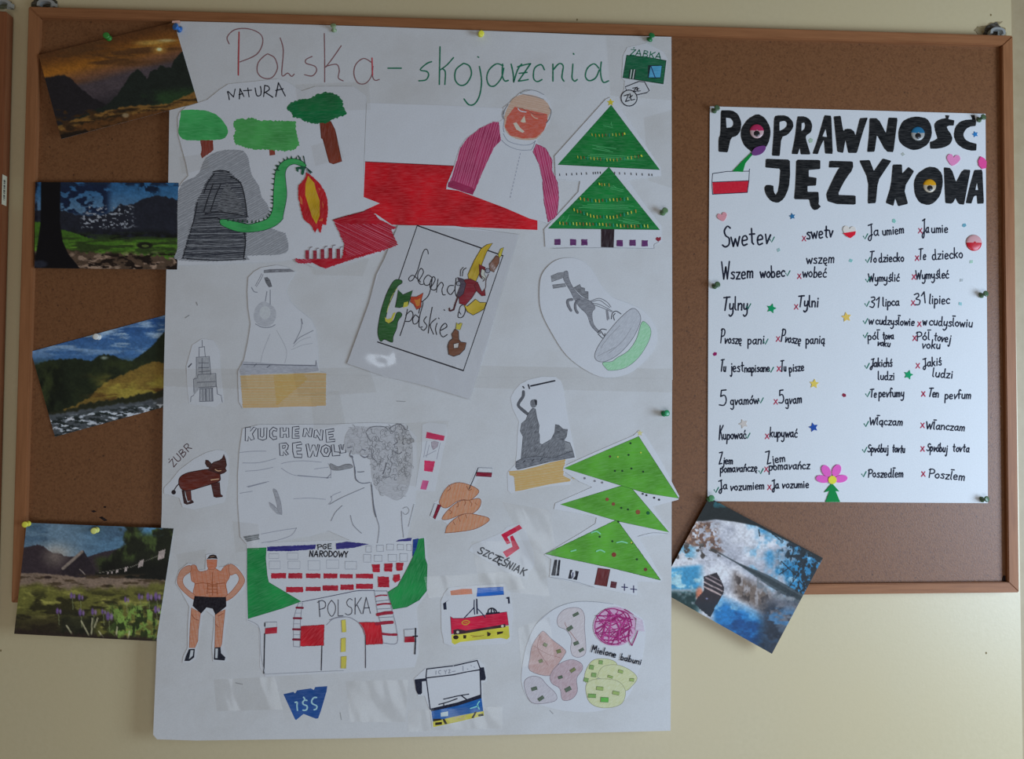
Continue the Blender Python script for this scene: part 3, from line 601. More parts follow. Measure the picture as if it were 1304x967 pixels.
# ---- nature scene: trees, cave, green creature
tf('px')
nat = [(226.5, 150), (229, 143), (237, 136), (264, 127), (280, 114), (291, 107), (354, 100.5), (366, 104), (384, 116), (402, 110), (450, 110), (466, 122), (463.5, 206), (463, 251), (483.6, 259), (464, 268), (462, 275), (478, 272), (505.6, 291), (498, 298), (506.5, 312), (490.6, 319), (450, 334), (415, 342.6), (398, 340), (374.6, 330), (352, 333), (300, 335), (226, 338), (226, 290), (227, 239), (233, 231), (240, 224), (237, 208), (232, 190), (227.5, 173)]
s = Sheet('landscape_drawing', 'cut-out drawing of three trees and a green creature by a dark cave', 'drawing', nat, lift=2.1)
tf('A')
for t in ("610 275 603 235 595 195 650 250;650 250 665 175", "705 268 708 220 712 172;712 172 748 245;702 228 738 218", "745 190 820 185;785 165 797 248", "855 165 866 225 880 240 905 232 912 195 905 150", "935 245 940 200 945 140;945 140 980 150 988 180 945 208;950 205 1022 252", "1050 245 1075 115;1075 115 1140 240;1050 188 1120 172"): s.L('lettering', t, 1.5, BLK)
s.F('tree_crown', "165 375 300 372 430 390 520 445 580 520 598 580 580 620 540 650 400 660 220 660 160 640 130 590 135 510 150 420", (62, 158, 88), sm=1, jag=.35)
s.F('tree_trunk', "335 660 455 660 460 755 350 832 340 790 348 740", (118, 52, 42), rot=1.5, jag=.3)
s.F('tree_trunk', "988 745 1040 745 1045 798 992 805", (128, 58, 46), rot=1.5)
tf('TA')
s.F('tree_crown', "395 620 430 605 445 612 490 602 520 618 620 620 710 622 715 690 730 745 700 770 660 778 570 768 480 765 400 740 390 700 405 670 388 640", (70, 150, 80), jag=1.0)
tf('B')
s.F('tree_trunk', "425 480 530 480 570 560 585 620 600 700 635 860 555 885 515 870 490 780 455 650 440 640", (118, 50, 34), rot=1.4, edge=(80, 30, 22), ew=.6)
s.F('tree_crown', "115 360 150 300 250 275 330 265 400 225 470 205 550 210 600 235 640 290 650 350 685 405 640 430 530 470 480 495 380 505 310 490 250 460 170 440 155 400 125 380", (4, 98, 54), jag=1.0, rot=.15)
tf('C')
s.F('rock', "110 370 250 260 300 150 340 108 420 75 520 65 600 75 640 130 665 250 720 340 745 430 790 490 800 580 700 620 900 700 930 720 930 860 640 880 620 915 110 915 100 800", (140, 142, 152), 'pencil', sm=1, rot=.5, hatch=(-.5, 2.6, .7, (122, 124, 134)))
s.F('cave', "375 240 420 225 490 235 580 310 615 430 635 580 620 640 625 760 610 905 130 905 170 760 210 650 240 470 280 400 320 310", (84, 86, 94), 'pencil', rot=.1, hatch=(-.06, 2.1, 1.1, (46, 48, 58)))
s.F('cave', "410 500 440 380 480 320 580 460 610 570 420 560", (40, 41, 48), 'pencil', hatch=(.15, 3.2, .6, (110, 112, 120)))
for t in ("370 235 430 224 495 236", "250 470 225 600 205 660", "300 400 330 320 380 250", "350 540 390 420 430 330", "300 540 330 440 370 330", "500 270 580 320 615 440 632 575", "210 650 180 760 140 900", "310 560 430 545 640 580", "260 600 400 590 430 620", "170 905 400 915 620 905", "610 700 620 780 605 900"): s.L('cave', t, 1.5, (38, 39, 46))
for k in range(16):
    y = 665 + k*15; s.L('cave', [(tx, ty) for tx, ty in one("%d %d %d %d %d %d" % (190-k*3, y, 380, y+random.randint(-14, 18), 600, y+random.randint(-6, 20)))], .8, (58, 60, 70) if k % 3 else (128, 130, 140))
g1 = one("870 190 850 240 842 310 835 400 832 500 815 560 780 600 700 628 640 638 560 622 470 602 425 605 430 640 480 668 560 695 650 700 760 685 850 650 905 600", 'C'); g2 = one("60 540 86 400 80 300 76 230 95 185 140 165 190 180 222 184 222 165 180 135 120 125 70 140 35 170 15 210", 'D')
s.F('creature', [g1 + g2], (56, 150, 84), sm=1, edge=(20, 60, 40), ew=.7)
sp = catmull(one("425 605 560 622 700 628 780 600 815 560 832 500 835 400 842 310 850 240 870 190", 'C') + one("15 210 35 170 70 140 120 125 180 135", 'D'), False, 4)
acc = 0
for i in range(1, len(sp)):
    a, b = sp[i-1], sp[i]; acc += math.dist(a, b)
    if acc > 4.2:
        acc = 0; l = math.dist(a, b); n = ((b[1]-a[1])/l, -(b[0]-a[0])/l); u = ((b[0]-a[0])/l, (b[1]-a[1])/l)
        s.F('spike', [(b[0]-u[0]*1.3, b[1]-u[1]*1.3), (b[0]+n[0]*4.2+u[0]*.5, b[1]+n[1]*4.2+u[1]*.5), (b[0]+u[0]*1.3, b[1]+u[1]*1.3)], (22, 66, 44), 'ink')
tf('D')
s.F('creature_head', "150 190 190 183 225 188 205 245 190 240 195 205 175 200 170 225 155 215", (24, 84, 60), jag=.3)
s.L('creature_head', "170 105 190 140;208 108 218 160;222 188 268 225;225 190 260 232", 1.4, (30, 60, 52)); s.L('creature_head', "228 195 250 240;232 200 240 238", 1.0, (140, 142, 150))
s.F('flame', "230 225 265 250 320 300 360 360 380 420 385 520 370 610 345 600 330 665 310 630 290 668 270 620 240 590 210 570 190 500 170 400 170 320 215 275", (172, 24, 32), rot=1.3, jag=.5)
s.F('flame', "240 250 285 300 300 360 325 430 325 540 300 600 270 550 245 470 220 390 222 310", (208, 148, 34), rot=1.3)
s.F('flame', "180 390 200 420 200 460 185 450;310 335 330 345 328 360;340 430 352 460 350 490;315 575 350 555 345 580", (208, 96, 60), 'ink')
s.F('red_scribble', "425 570 640 510 690 500 760 570 885 625 840 640 890 750 800 785 560 855 370 920 330 910 280 880 170 885 140 855 490 850 505 745", (178, 82, 102), rot=.4, jag=.4, hatch=(.45, 1.9, 1.3, (160, 18, 40)))
s.F('red_scribble', "425 570 640 510 690 490 760 570 830 600 700 600 480 600;250 855 490 850 800 775 560 855 370 920 330 910 280 880;505 745 520 850 490 850", (164, 18, 36), rot=.2, jag=.5)
s.F('candle', ';'.join(rect(x, y, x+26, 852) for x, y in ((222, 790), (278, 792), (332, 782), (390, 775), (447, 780))), (140, 38, 54))
s.L('candle', "248 790 255 772 270 766;300 792 305 778 318 775;355 785 362 768 380 760;415 775 420 758 438 752;470 780 478 768 492 764", 1.0, (120, 110, 120))
s.L('red_scribble', "420 572 490 550 650 508", .9, (110, 14, 30)); s.done()

# ---- white and red flag
tf('px')
s = Sheet('flag_drawing', 'large rectangular white and red flag drawing', 'drawing', [(467, 131), (560, 134), (684, 140), (684.5, 293), (600, 289.5), (520, 287), (462, 284), (464, 206)], lift=.9)
s.F('red_half', "465 206 560 210.5 600 213 684 217 684.5 293 600 289.5 520 287 480 285.5 462 276", (184, 20, 32), rot=.05)
s.L('red_half', "465 206 530 209 600 212.5", .8, (90, 14, 24)); s.done()

# ---- person in white robe and crimson cape
tf('E')
s = Sheet('person_portrait_drawing', 'cut-out drawing of an elderly person in white robe and crimson cape', 'drawing', "500 130 540 90 620 70 680 88 722 140 736 200 722 270 680 335 640 385 690 425 742 500 745 570 780 640 787 740 772 850 716 893 600 862 450 797 250 722 160 690 88 682 92 652 130 560 170 430 210 370 300 305 380 263 420 263 445 245 440 180", lift=1.7)
s.F('cape', "375 268 412 268 425 380 380 430 320 560 252 717 170 690 97 668 100 650 130 590 175 430 215 370 290 310", (160, 52, 94), rot=1.1, sm=0, jag=.3, hatch=(1.85, 2.8, .7, (190, 100, 136)))
s.F('cape', "100 640 130 628 250 672 262 690 252 717 170 690 97 668", (138, 36, 76), rot=.3)
s.F('cape', "642 402 700 430 740 500 740 570 775 640 782 740 770 850 715 885 690 760 680 620 660 530 622 450", (164, 54, 96), rot=1.3, sm=0, jag=.3, hatch=(1.35, 3, .7, (196, 110, 144)), edge=(110, 40, 70), ew=.5)
s.F('face', "495 130 560 98 640 108 700 140 730 190 716 240 706 262 690 320 640 372 560 378 480 352 448 300 450 220", (190, 158, 142), 'crayon', sm=1, hatch=(.2, 2.5, .5, (172, 138, 120)))
s.F('face', "510 175 600 195 710 220 712 260 690 320 640 365 560 370 480 350 450 300 460 240", (196, 84, 66), 'crayon', sm=0, jag=.3)
s.F('mouth', "500 275 520 270 545 305 570 325 560 335 520 315", (214, 180, 172), 'ink'); s.F('nose', "570 228 578 270 560 272 545 265", (216, 180, 166), 'ink')
s.L('eye', "530 185 545 200 580 207", 1.3, (214, 200, 200)); s.L('eye', "612 222 630 240 650 248", 1.2, (206, 156, 140)); s.L('eye', "528 182 560 185 575 200;600 205 640 222 690 222", .6, (110, 70, 66))
s.F('mouth', "575 210 600 205 620 240 600 300", (190, 80, 62), 'crayon')
s.L('collar', "430 380 470 415 540 440 610 440;440 340 470 385 540 408 600 408 640 385;445 330 440 300 447 250;635 385 625 420 612 440", .7, (128, 132, 150)); s.L('collar', "545 90 580 72 640 76 690 100;545 92 580 100 620 108 690 128", .7, (120, 122, 130))
for k in range(13): s.L('button', [one("%d %d" % (545-k*5, 460+k*22))[0], one("%d %d" % (543-k*5, 470+k*22))[0]], .7, (140, 144, 165))
s.L('face', "722 180 735 200 725 245 705 275;440 200 436 230 445 250;470 160 450 190 442 220", .9, (112, 112, 118)); s.done()

# ---- upper fir tree
tf('F')
s = Sheet('fir_tree_drawing', 'dark green two-tier Christmas tree drawing with purple presents at the upper right', 'drawing', "358 72 385 60 408 78 663 452 668 500 520 515 480 522 560 640 668 780 672 870 632 885 628 908 20 898 14 800 205 590 215 530 78 515 72 390", lift=2.3)
s.F('fir_tier', "375 452 660 803 35 795", (18, 112, 50), rot=0, edge=(14, 44, 26), ew=.6)
s.F('fir_tier', "388 105 660 467 90 438", (18, 108, 48), rot=0, edge=(14, 44, 26), ew=.6)
for (x0, y0, x1, y1) in ((240, 380, 560, 395), (250, 330, 420, 350), (200, 660, 520, 670), (380, 555, 470, 570), (90, 760, 180, 720), (420, 740, 590, 760), (330, 200, 430, 215)):
    for k in range(3): s.L('fir_tier', one("%d %d %d %d" % (x0+random.randint(0, 60), y0+k*9, x1-random.randint(0, 60), y1+k*9)), .9, (64, 146, 88))
s.F('tree_trunk', "332 798 406 800 402 902 332 900", (42, 28, 34), rot=1.5)
s.F('star', [starp((385, 90), 22)], (206, 170, 50), 'ink')
for x, y in ((88, 871), (175, 873), (238, 873), (436, 878), (508, 876), (576, 879)): s.F('present', rect(x-17, y-17, x+17, y+17), (92, 44, 98), jag=.3)
s.F('heart', "636 855 645 843 655 848 666 842 666 858 652 870", (128, 34, 52), 'ink'); s.L('heart', "630 905 630 885 655 872;60 908 300 903 630 908", .5, (140, 140, 150))
for x in (100, 138, 168, 195, 222, 250, 288, 300, 313, 328, 408, 435, 465, 500, 530, 562, 600, 616): s.L('ink_dot', one("%d %d %d %d" % (x, 478+abs(x-350)*.05, x+1, 488+abs(x-350)*.05)), .95, BLK)
cc = ((196, 178, 60), (118, 70, 40), (170, 190, 90), (160, 130, 50), (30, 130, 110))
for row in (((280, 270), (320, 274), (470, 266)), ((200, 395), (400, 412), (560, 388)), ((320, 545), (350, 550), (400, 550)), ((215, 628), (300, 640), (400, 634), (500, 628)), ((180, 690), (290, 728), (400, 732), (500, 705), (550, 688)), ((100, 765), (250, 770), (340, 772), (500, 782), (610, 780))):
    for (xa, ya), (xb, yb) in zip(row, row[1:]):
        n = max(2, int((xb-xa)/18))
        for k in range(n):
            x = xa+(xb-xa)*k/n; y = ya+(yb-ya)*k/n; s.L('bauble', one("%g %g %g %g" % (x, y-5, x+2, y+6+4*(k % 2))), 1.3 if ya > 600 else .9, cc[(k*3+int(xa)) % 5])
s.L('bauble', "462 262 464 268;556 386 560 392;322 545 324 550", 1.7, (214, 200, 60)); s.done()

# ---- shop and coins, top right
tf('X')
s = Sheet('shop_drawing', 'small green shop front drawing above black outlined coins in the top corner', 'drawing', "108 330 150 245 350 200 520 290 565 360 558 395 532 632 385 625 388 692 262 745 240 825 160 855 92 820 78 760 118 680 125 590 95 560", lift=1.0)
s.F('shop_front', "145 325 350 345 550 380 522 620 105 555", (6, 92, 62), edge=(10, 42, 30), ew=1.0, rot=.1)
s.F('shop_window', "365 428 510 428 495 562 362 560", (16, 36, 40), 'ink'); s.F('shop_window', "392 438 505 434 490 553 372 553", (78, 156, 202)); s.L('shop_window', "395 440 440 560", 1.3, (24, 44, 90))
s.L('door', "180 475 168 560;212 470 200 562;236 478 222 568", 1.2, BLK); s.L('door', "195 475 182 560;225 475 210 565", 1.2, (190, 190, 196))
s.T('shop_name', 'ŻABKA', 172, 322, 498, 368, 4.0, 1.25, (18, 104, 80))
s.L('banknote', "130 650 270 595 330 600 378 690 350 710 240 735 150 700", 1.2, BLK, sm=0, closed=True)
s.F('coin', [disc((170, 765), 82, n=24)], (182, 184, 192), 'ink', edge=BLK, ew=1.3); s.T('coin', 'ZŁ', 122, 802, 232, 778, 4.2, 1.4, BLK); s.T('banknote', 'ZŁ', 205, 702, 290, 690, 2.6, 1.2, BLK); s.done()

# ---- legends page in a clear plastic sleeve
tf('G')
s = Sheet('legends_page', 'tilted white page in a shiny plastic sleeve with a black frame and cartoon figures', 'drawing', "270 68 560 72 888 116 800 400 720 700 636 962 400 890 200 845 8 778 40 690 120 470 160 320 200 240", lift=3.4, mat=paper('sleeve_page_paper', (172, 174, 186), .2))
s.L('printed_frame', "368 70 808 225;605 815 165 668", 1.7, BLK); s.L('printed_frame', "808 225 605 815;368 70 272 350", 1.2, BLK)
for t in ("425 215 420 195 405 195 390 230 370 300 348 345 330 355 325 340 345 325 370 345 385 360", "378 350 400 310 388 290 372 315 372 350 385 372 402 370", "442 335 422 325 402 350 408 375 430 372 445 335;445 335 440 380 425 430 395 460", "440 385 460 350 452 332 437 355 435 390 455 402 470 390", "475 345 470 380 467 412;468 390 490 362 502 375 495 400 500 425 512 425", "555 378 532 380 522 405 540 425 560 400;568 340 562 400 570 435 585 440", "600 478 590 485 583 510 592 525;612 470 615 510 600 540 578 540 580 515",
          "318 500 305 560 280 635;310 530 335 508 347 530 332 560 308 562", "358 528 345 550 350 575 368 570 377 545 362 530", "395 590 378 590 380 540 398 470 388 465 376 520", "415 538 402 560 418 585 402 608 388 600", "445 490 432 560 425 622;465 548 435 580 452 628", "470 572 462 600 468 630;478 545 480 548", "490 608 520 590 512 572 492 590 485 620 500 642 522 630"): s.L('handwriting', t, 1.25, BLK)
s.L('handwriting', "506 502 509 506", 1.2, BLK)
s.F('green_reptile', "250 352 285 350 290 365 265 385 240 440 222 480 212 520 205 560 225 570 248 555 262 520 280 515 290 530 270 560 262 600 245 640 240 670 200 655 180 665 165 620 175 540 190 480 215 410", (38, 92, 44), edge=BLK, ew=.7, sm=1)
s.F('green_reptile', "270 400 295 425 345 403 330 450 322 478 300 485 278 492 255 490 265 440", (34, 88, 42), edge=BLK, ew=.7); s.F('reptile_belly', "202 540 215 552 235 545 245 520 258 515 240 560 222 572 205 562;300 465 322 460 320 485 295 492", (186, 178, 70), 'ink'); s.L('reptile_belly', "265 392 240 430 222 480 213 515;258 400 236 440 220 490", .8, (190, 186, 110))
s.F('flame', "335 435 365 435 400 415 390 450 388 490 365 502 350 475 332 462", (178, 66, 38), edge=BLK, ew=.5); s.F('flame', "352 450 370 452 385 440 380 480 365 485", (206, 120, 50), 'ink')
s.F('jester_hat', "755 160 725 168 695 190 660 250 628 322 632 345 650 372 668 360 690 310 702 262 725 205", (190, 158, 44), sm=0, edge=(60, 44, 20), ew=.7, rot=1.2)
s.F('jester_coat', "595 350 640 343 680 362 675 400 650 440 615 480 585 470 580 420", (122, 24, 40), edge=(46, 14, 24), ew=.7); s.F('jester_coat', "685 268 718 285 716 300 695 296 692 320 700 345 688 330;660 375 678 360 700 410 715 395 718 430 700 432 672 405", (118, 22, 38), edge=(40, 12, 20), ew=.6)
s.F('jester_face', "700 292 716 302 712 320 722 335 712 350 700 338 694 318", (206, 190, 186), 'ink', edge=BLK, ew=.6); s.L('jester_face', "700 330 716 345 706 356;735 320 722 350 720 385 712 400", .8, (60, 20, 30)); s.F('jester_face', [disc((730, 302), 12)], (140, 142, 160), 'ink', edge=BLK)
s.F('jester_cap', "775 222 790 235 788 262 762 310 740 300 738 268", (118, 76, 58), edge=(40, 24, 20), ew=.6); s.F('jester_cap', "783 220 796 190 812 182 798 228 790 236", (196, 172, 60), 'ink', edge=(60, 50, 20), ew=.5)
s.F('crescent_moon', "608 478 625 485 668 448 690 465 722 465 712 498 690 512 655 530 625 512", (194, 162, 50), edge=(50, 36, 16), ew=.8)
s.F('lute', "575 335 605 345 618 370 605 420 582 440 570 430 590 380", (78, 66, 84), edge=BLK, ew=.6); s.L('lute', "590 330 592 300 605 285;600 330 605 300 620 288", .9, BLK); s.F('lute', [disc((580, 368), 11)], (150, 152, 166), 'ink', edge=BLK)
s.L('jester_boot', "578 435 565 470 556 502;556 502 536 508 534 496", 2.0, (70, 24, 34))
s.F('money_pot', "550 650 545 628 562 602 580 612 582 655 592 668 620 672 612 705 585 732 555 742 530 732 524 690 532 665", (118, 76, 58), sm=0, edge=BLK, ew=.8); s.F('money_pot', "570 568 580 578 590 570 600 572 588 606 566 602", (196, 176, 80), 'ink', edge=(60, 50, 20), ew=.5); s.F('money_pot', "555 678 582 672 578 698 556 700", (190, 184, 186), 'ink', edge=BLK, ew=.8)
s.done(); LEG = s.root

# ---- horse statue in an oval
tf('H')
s = Sheet('horse_statue_drawing', 'oval cut-out pencil drawing of a rearing grey horse on a green-based pedestal', 'drawing', "98 270 120 160 200 75 300 48 400 68 480 140 540 240 620 330 720 370 830 420 900 490 950 590 920 720 800 850 690 905 550 912 420 855 290 750 185 590 110 430", lift=2.4, smooth=True)
GY = (108, 108, 118)
s.F('horse', "270 155 300 145 310 200 345 270 400 330 470 365 500 410 480 440 480 490 495 540 540 590 520 592 470 540 440 460 390 410 350 350 320 290 290 240 270 200", GY, 'pencil', sm=1, edge=(80, 80, 90), ew=.5)
s.F('horse', "180 180 230 158 278 152 272 190 185 222;190 245 282 235 290 255 195 270", (112, 112, 120), 'pencil', edge=(76, 76, 84), ew=.6)
s.F('mane', "345 265 390 240 398 262 425 268 425 290 450 293 450 350 430 340 400 320 370 290", (92, 92, 100), 'pencil', edge=(66, 66, 74), ew=.5)
for t in ("335 350 302 358 305 392 325 430", "385 350 358 378 358 420 372 445"): s.L('leg', t, 3.6, (112, 112, 122))
s.L('leg', "330 345 298 352 296 392 318 432;392 348 372 352 350 385 352 425 366 448", .7, (76, 76, 86))
s.L('tail', "470 360 530 342 585 368 615 405;470 368 530 356 575 385 605 408;475 375 540 390 625 435;480 385 545 408 620 440", .9, (104, 104, 114)); s.L('leg', "582 430 590 498;588 425 600 490", 1.6, (122, 122, 132))
s.L('hoof', "618 490 625 450 652 435 688 455;640 500 632 470 645 452;518 590 548 565 582 570;522 600 558 632 572 598;540 578 562 610", 1.1, (58, 58, 66))
s.F('pedestal', "555 808 620 800 660 772 740 722 800 635 838 515 880 530 905 580 885 660 815 770 720 845 610 865 575 845", (136, 200, 150), 'pencil', sm=1, rot=.8, edge=(90, 110, 100), ew=.5)
s.F('pedestal', "500 740 540 660 640 530 730 440 780 415 820 450 828 510 780 620 700 720 620 780 550 803 505 785", (166, 168, 180), 'pencil', sm=1, rot=.9, edge=(104, 104, 114), ew=.7)
s.L('pedestal', "540 700 600 620 680 540;600 740 700 650 760 560;520 760 560 740 640 700", .7, (136, 136, 146)); s.done()

# ---- tower
tf('I')
s = Sheet('tower_drawing', 'small pencil drawing of a stepped tower on pale paper at the left', 'drawing', "120 530 180 490 250 500 285 560 295 700 315 880 250 912 100 890 88 780 84 660", lift=1.2)
s.F('tower', "145 605 225 605 235 710 268 710 268 780 248 795 248 878 165 878 165 800 128 840 130 735 145 720", (150, 152, 162), 'pencil', rot=1.4)
s.L('tower', "180 500 182 538;162 600 162 545;162 545 195 540;195 540 200 600;145 720 145 605;145 605 225 600;225 600 235 710;130 820 128 740;128 740 150 735 155 712;155 712 265 705;265 705 268 785;268 785 160 792;110 880 112 850 130 838;270 785 275 832;275 832 298 840 305 882;165 875 168 800;168 800 245 795;245 795 248 875;248 875 165 878", .8, (92, 94, 108), sm=0)
s.L('tower', "185 802 186 872;200 800 202 872;206 800 208 872;225 798 226 872;240 798 242 872;160 640 220 640;160 670 222 668;160 695 228 690;180 610 180 705;150 760 262 755", 1.0, (104, 106, 118), sm=0); s.L('tower', "97 665 115 645", 1.6, (80, 80, 90)); s.done()

# ---- large bust
s = Sheet('bust_drawing', 'pale pencil cut-out of a bust shape with black hat line on an orange plinth', 'drawing', "466 112 500 78 545 52 640 37 700 48 755 76 740 110 705 155 700 205 720 255 760 300 850 370 880 430 892 560 895 640 905 695 945 700 945 905 640 917 430 920 408 880 402 760 402 690 440 620 465 500 480 400 465 300 460 200", lift=2.2)
s.F('hat', "560 68 600 62 720 60 754 78 560 86", (98, 98, 108), 'pencil'); s.L('hat', "548 90 530 125 508 165;556 95 540 130 515 170", .8, (122, 122, 134)); s.F('hat', "562 115 582 110 600 130 612 170 592 175 574 150", (70, 70, 78), 'pencil')
s.F('bust', "510 300 560 262 625 300 635 360 600 410 540 410 500 370", (164, 166, 178), 'pencil', sm=1); s.F('bust', [disc((568, 330), 34, 40, k='I')], (178, 181, 190), 'ink', sm=1)
s.L('bust', "510 400 550 420 600 420 630 405;485 175 500 200 520 205;580 200 570 260;600 190 600 280", 1.1, (128, 130, 144)); s.L('bust', "745 522 775 488 810 468 865 440;745 522 790 430 792 368;792 368 800 400", .9, (124, 126, 140)); s.L('bust', "740 540 790 500 850 480;730 560 800 530 860 520;600 460 560 560 540 640;640 440 700 560 690 640", .6, (156, 158, 170))
s.F('base_band', "432 630 660 648 880 652 884 625 900 690 800 702 600 706 418 716 410 690", (154, 156, 170), 'pencil'); s.L('base_band', "435 650 640 652 880 657;880 655 882 626;500 662 514 646;580 669 598 655", .9, (92, 94, 108))
s.F('plinth', "416 718 640 708 900 700 945 704 942 903 640 913 432 918", (200, 168, 132), 'crayon', rot=0, hatch=(0, 1.9, .7, (186, 146, 100)))
s.F('plinth', "620 715 800 705 830 740 640 900", (196, 160, 104), 'crayon', hatch=(.03, 2.2, .7, (184, 144, 84))); s.done()

# ---- bison
tf('J')
s = Sheet('bison_drawing', 'cut-out drawing of a small dark brown bison standing at the left', 'drawing', "62 700 120 640 200 540 320 450 430 392 520 366 590 372 625 420 632 560 600 790 590 830 320 892 225 872 195 790 60 750", lift=1.8)
s.F('leg', "215 720 243 725 250 780 268 830 310 808 326 830 300 842 262 850 235 838", (52, 30, 30)); s.F('leg', "245 722 296 715 304 812 270 818 258 770", (84, 40, 34), edge=(36, 20, 22), ew=.5)
s.F('leg', "475 662 550 652 558 758 578 772 575 780 520 786 500 780", (74, 34, 30), edge=(34, 18, 20), ew=.7); s.L('tail', "190 668 170 690 150 722", 1.3, (40, 26, 28)); s.F('tail', [disc((146, 740), 20)], (34, 24, 28), 'ink')
s.F('body', "190 650 205 605 260 572 350 552 450 538 540 552 555 600 550 640 480 668 400 692 300 722 240 724 205 700", (92, 36, 26), sm=1, edge=(40, 18, 18), ew=.9)
s.F('head', "450 545 470 500 500 475 550 460 575 440 587 405 603 450 612 500 600 530 612 552 590 570 555 582 500 560", (70, 34, 28), edge=(34, 18, 18), ew=.7); s.F('head', "428 456 450 460 482 492 465 526 440 515 424 485", (66, 40, 36), edge=(30, 18, 20), ew=.7)
s.L('horn', "512 540 535 552 562 550;475 632 540 624", 1.3, (188, 150, 120)); s.done()

# ---- kitchen sheet with portrait
tf('px')
s = Sheet('portrait_drawing', 'wide pencil sheet of a curly-haired person with outlined capital lettering above', 'drawing', [(309, 546), (330, 541), (420, 540.5), (470, 538.5), (515, 540), (530, 556), (531, 600), (528, 640), (518, 686), (505, 688), (488, 694), (472, 694), (445, 688), (418, 676), (395, 683), (350, 690), (314, 693), (306, 684), (303, 640), (303, 604), (305, 574)], lift=2.3)
tf('K'); LW = 1.15; BB = (34, 34, 56)
for t in ("100 85 138 80 134 112 160 80 180 88 150 130 164 168 140 175 122 148 118 182 98 180", "190 90 210 88 208 148 222 155 233 145 233 86 256 85 252 165 225 176 192 165", "330 95 300 80 275 105 275 150 300 172 328 165 325 148 302 150 293 125 302 105 326 110", "352 85 372 85 374 112 393 108 393 85 413 88 415 155 396 155 394 130 376 132 374 156 352 155",
          "440 80 488 75 490 93 460 98 460 112 485 112 485 128 458 130 460 145 490 145 490 160 438 162", "515 150 523 90 542 90 560 128 568 86 585 90 577 152 560 150 542 118 532 150", "595 155 600 105 617 100 640 143 645 98 662 103 656 176 640 176 616 137 610 160", "680 100 742 92 740 110 700 118 700 135 735 132 735 150 705 155 708 170 748 168 748 185 686 190",
          "345 200 395 195 412 215 405 240 390 250 412 278 395 284 374 258 374 287 350 286", "368 215 390 213 386 232 370 236", "440 197 500 187 510 205 470 212 470 232 505 233 503 252 470 255 475 277 510 277 508 302 453 300 443 260", "538 205 555 200 570 258 585 210 602 210 612 253 625 205 637 208 617 295 600 290 592 250 572 298 553 298",
          "680 208 652 225 645 260 665 292 700 294 718 255 712 222", "685 230 671 240 672 262 685 272 698 255 697 236", "722 210 740 207 746 260 780 262 786 285 730 290"): s.L('outlined_lettering', t, LW, BB, sm=0, closed=True)
tf('L'); s.L('outlined_lettering', "66 212 80 205 85 240 95 246 98 208 112 206 116 265 78 270", LW, BB, sm=0, closed=True)
tf('K'); LG = (146, 148, 164)
s.L('pencil_lines', "60 265 150 256 250 255;80 340 200 338 320 308;100 400 200 392 300 372;110 512 200 490 270 474;60 560 150 545;360 345 420 332 520 325 650 335;360 378 440 425 560 440 718 447;700 345 718 380 718 447;450 600 560 595 680 604;215 855 350 830 470 812;470 812 430 865 330 900 220 918;700 640 725 610 718 580;600 385 640 378 700 372;790 550 740 570 718 590", .75, LG)
s.L('pencil_lines', "480 430 700 450;690 450 718 420;250 480 120 515", .9, (128, 130, 146))
s.F('pencil_feather', "300 532 325 540 345 590 358 640 364 712 345 700 310 650 270 625 330 670 318 600", (142, 143, 155), 'pencil', sm=1, edge=(128, 129, 142), ew=.5); s.F('pencil_feather', "270 625 300 650 355 715 330 712 280 660", (146, 148, 160), 'pencil')
s.F('pencil_feather', "85 872 200 855 195 885 205 892 110 912", (124, 126, 134), 'pencil'); s.L('pencil_feather', "90 880 195 862;100 895 190 878;110 905 200 890", 1.1, (100, 104, 110))
tf('L')
s.F('hair', "105 185 130 110 180 75 270 80 330 72 420 78 500 60 550 80 590 150 602 290 592 400 565 540 500 610 430 590 340 530 305 440 300 350 285 290 250 285 180 275 120 255", (166, 166, 176), 'pencil', sm=1)
HO = s.nxt() + .00002; s.k += 8; HM = s.parts['hair'][0][1]
hp = one("105 185 130 110 180 75 270 80 330 72 420 78 500 60 550 80 590 150 602 290 592 400 565 540 500 610 430 590 340 530 305 440 300 350 285 290 250 285 180 275 120 255")
rr = random.Random(3)
for k in range(430):
    x, y = rr.uniform(438, 527), rr.uniform(540, 640)
    if not inside((x, y), hp): continue
    a = rr.uniform(0, 6.28); b = rr.uniform(2, 4.5); r = rr.uniform(1.2, 3.6); dense = x > 470 and y < 612
    if not dense and rr.random() < .45: continue
    g = rr.randint(104, 138) if dense else rr.randint(130, 156)
    g = 8 * round(g / 8); s.rib(HM, [(x + r*math.cos(a + b*j/5), y + r*1.3*math.sin(a + b*j/5)) for j in range(6)], rr.uniform(.45, .85), ink((g, g, g+8)), HO + .000003 * (140 - g) / 8)
s.L('hair', "265 110 290 85 340 75 400 80 420 100;430 90 480 62 520 65 550 100;262 120 280 160 300 180;300 240 310 300 340 330;380 440 410 445 430 440;480 160 490 190 460 210", .9, (98, 98, 108)); s.L('hair', "385 420 400 380 408 340;470 260 500 275 520 262", 1.4, (98, 98, 108))
DK = (104, 106, 122)
s.L('face', "160 290 175 350 185 400 184 440 200 472 240 488 290 482;150 288 165 292;232 290 250 298 268 300;235 240 260 250;130 230 160 225", 1.0, DK); s.L('face', "200 405 222 406 248 403", .9, (92, 94, 110)); s.L('face', "155 250 145 280 152 296 168 300;225 285 250 302 275 292", 1.2, (110, 110, 122)); s.L('face', "180 370 186 450 205 474", 1.3, (92, 94, 108))
s.L('shoulder', "300 482 305 560 318 640 340 740 358 810 345 920;520 690 524 780 535 880;0 640 90 590 250 520;150 720 170 790 230 850;90 650 40 700 10 760", .8, (128, 130, 144)); s.L('shoulder', "302 500 310 580 320 680 335 730", 1.5, (98, 100, 112))
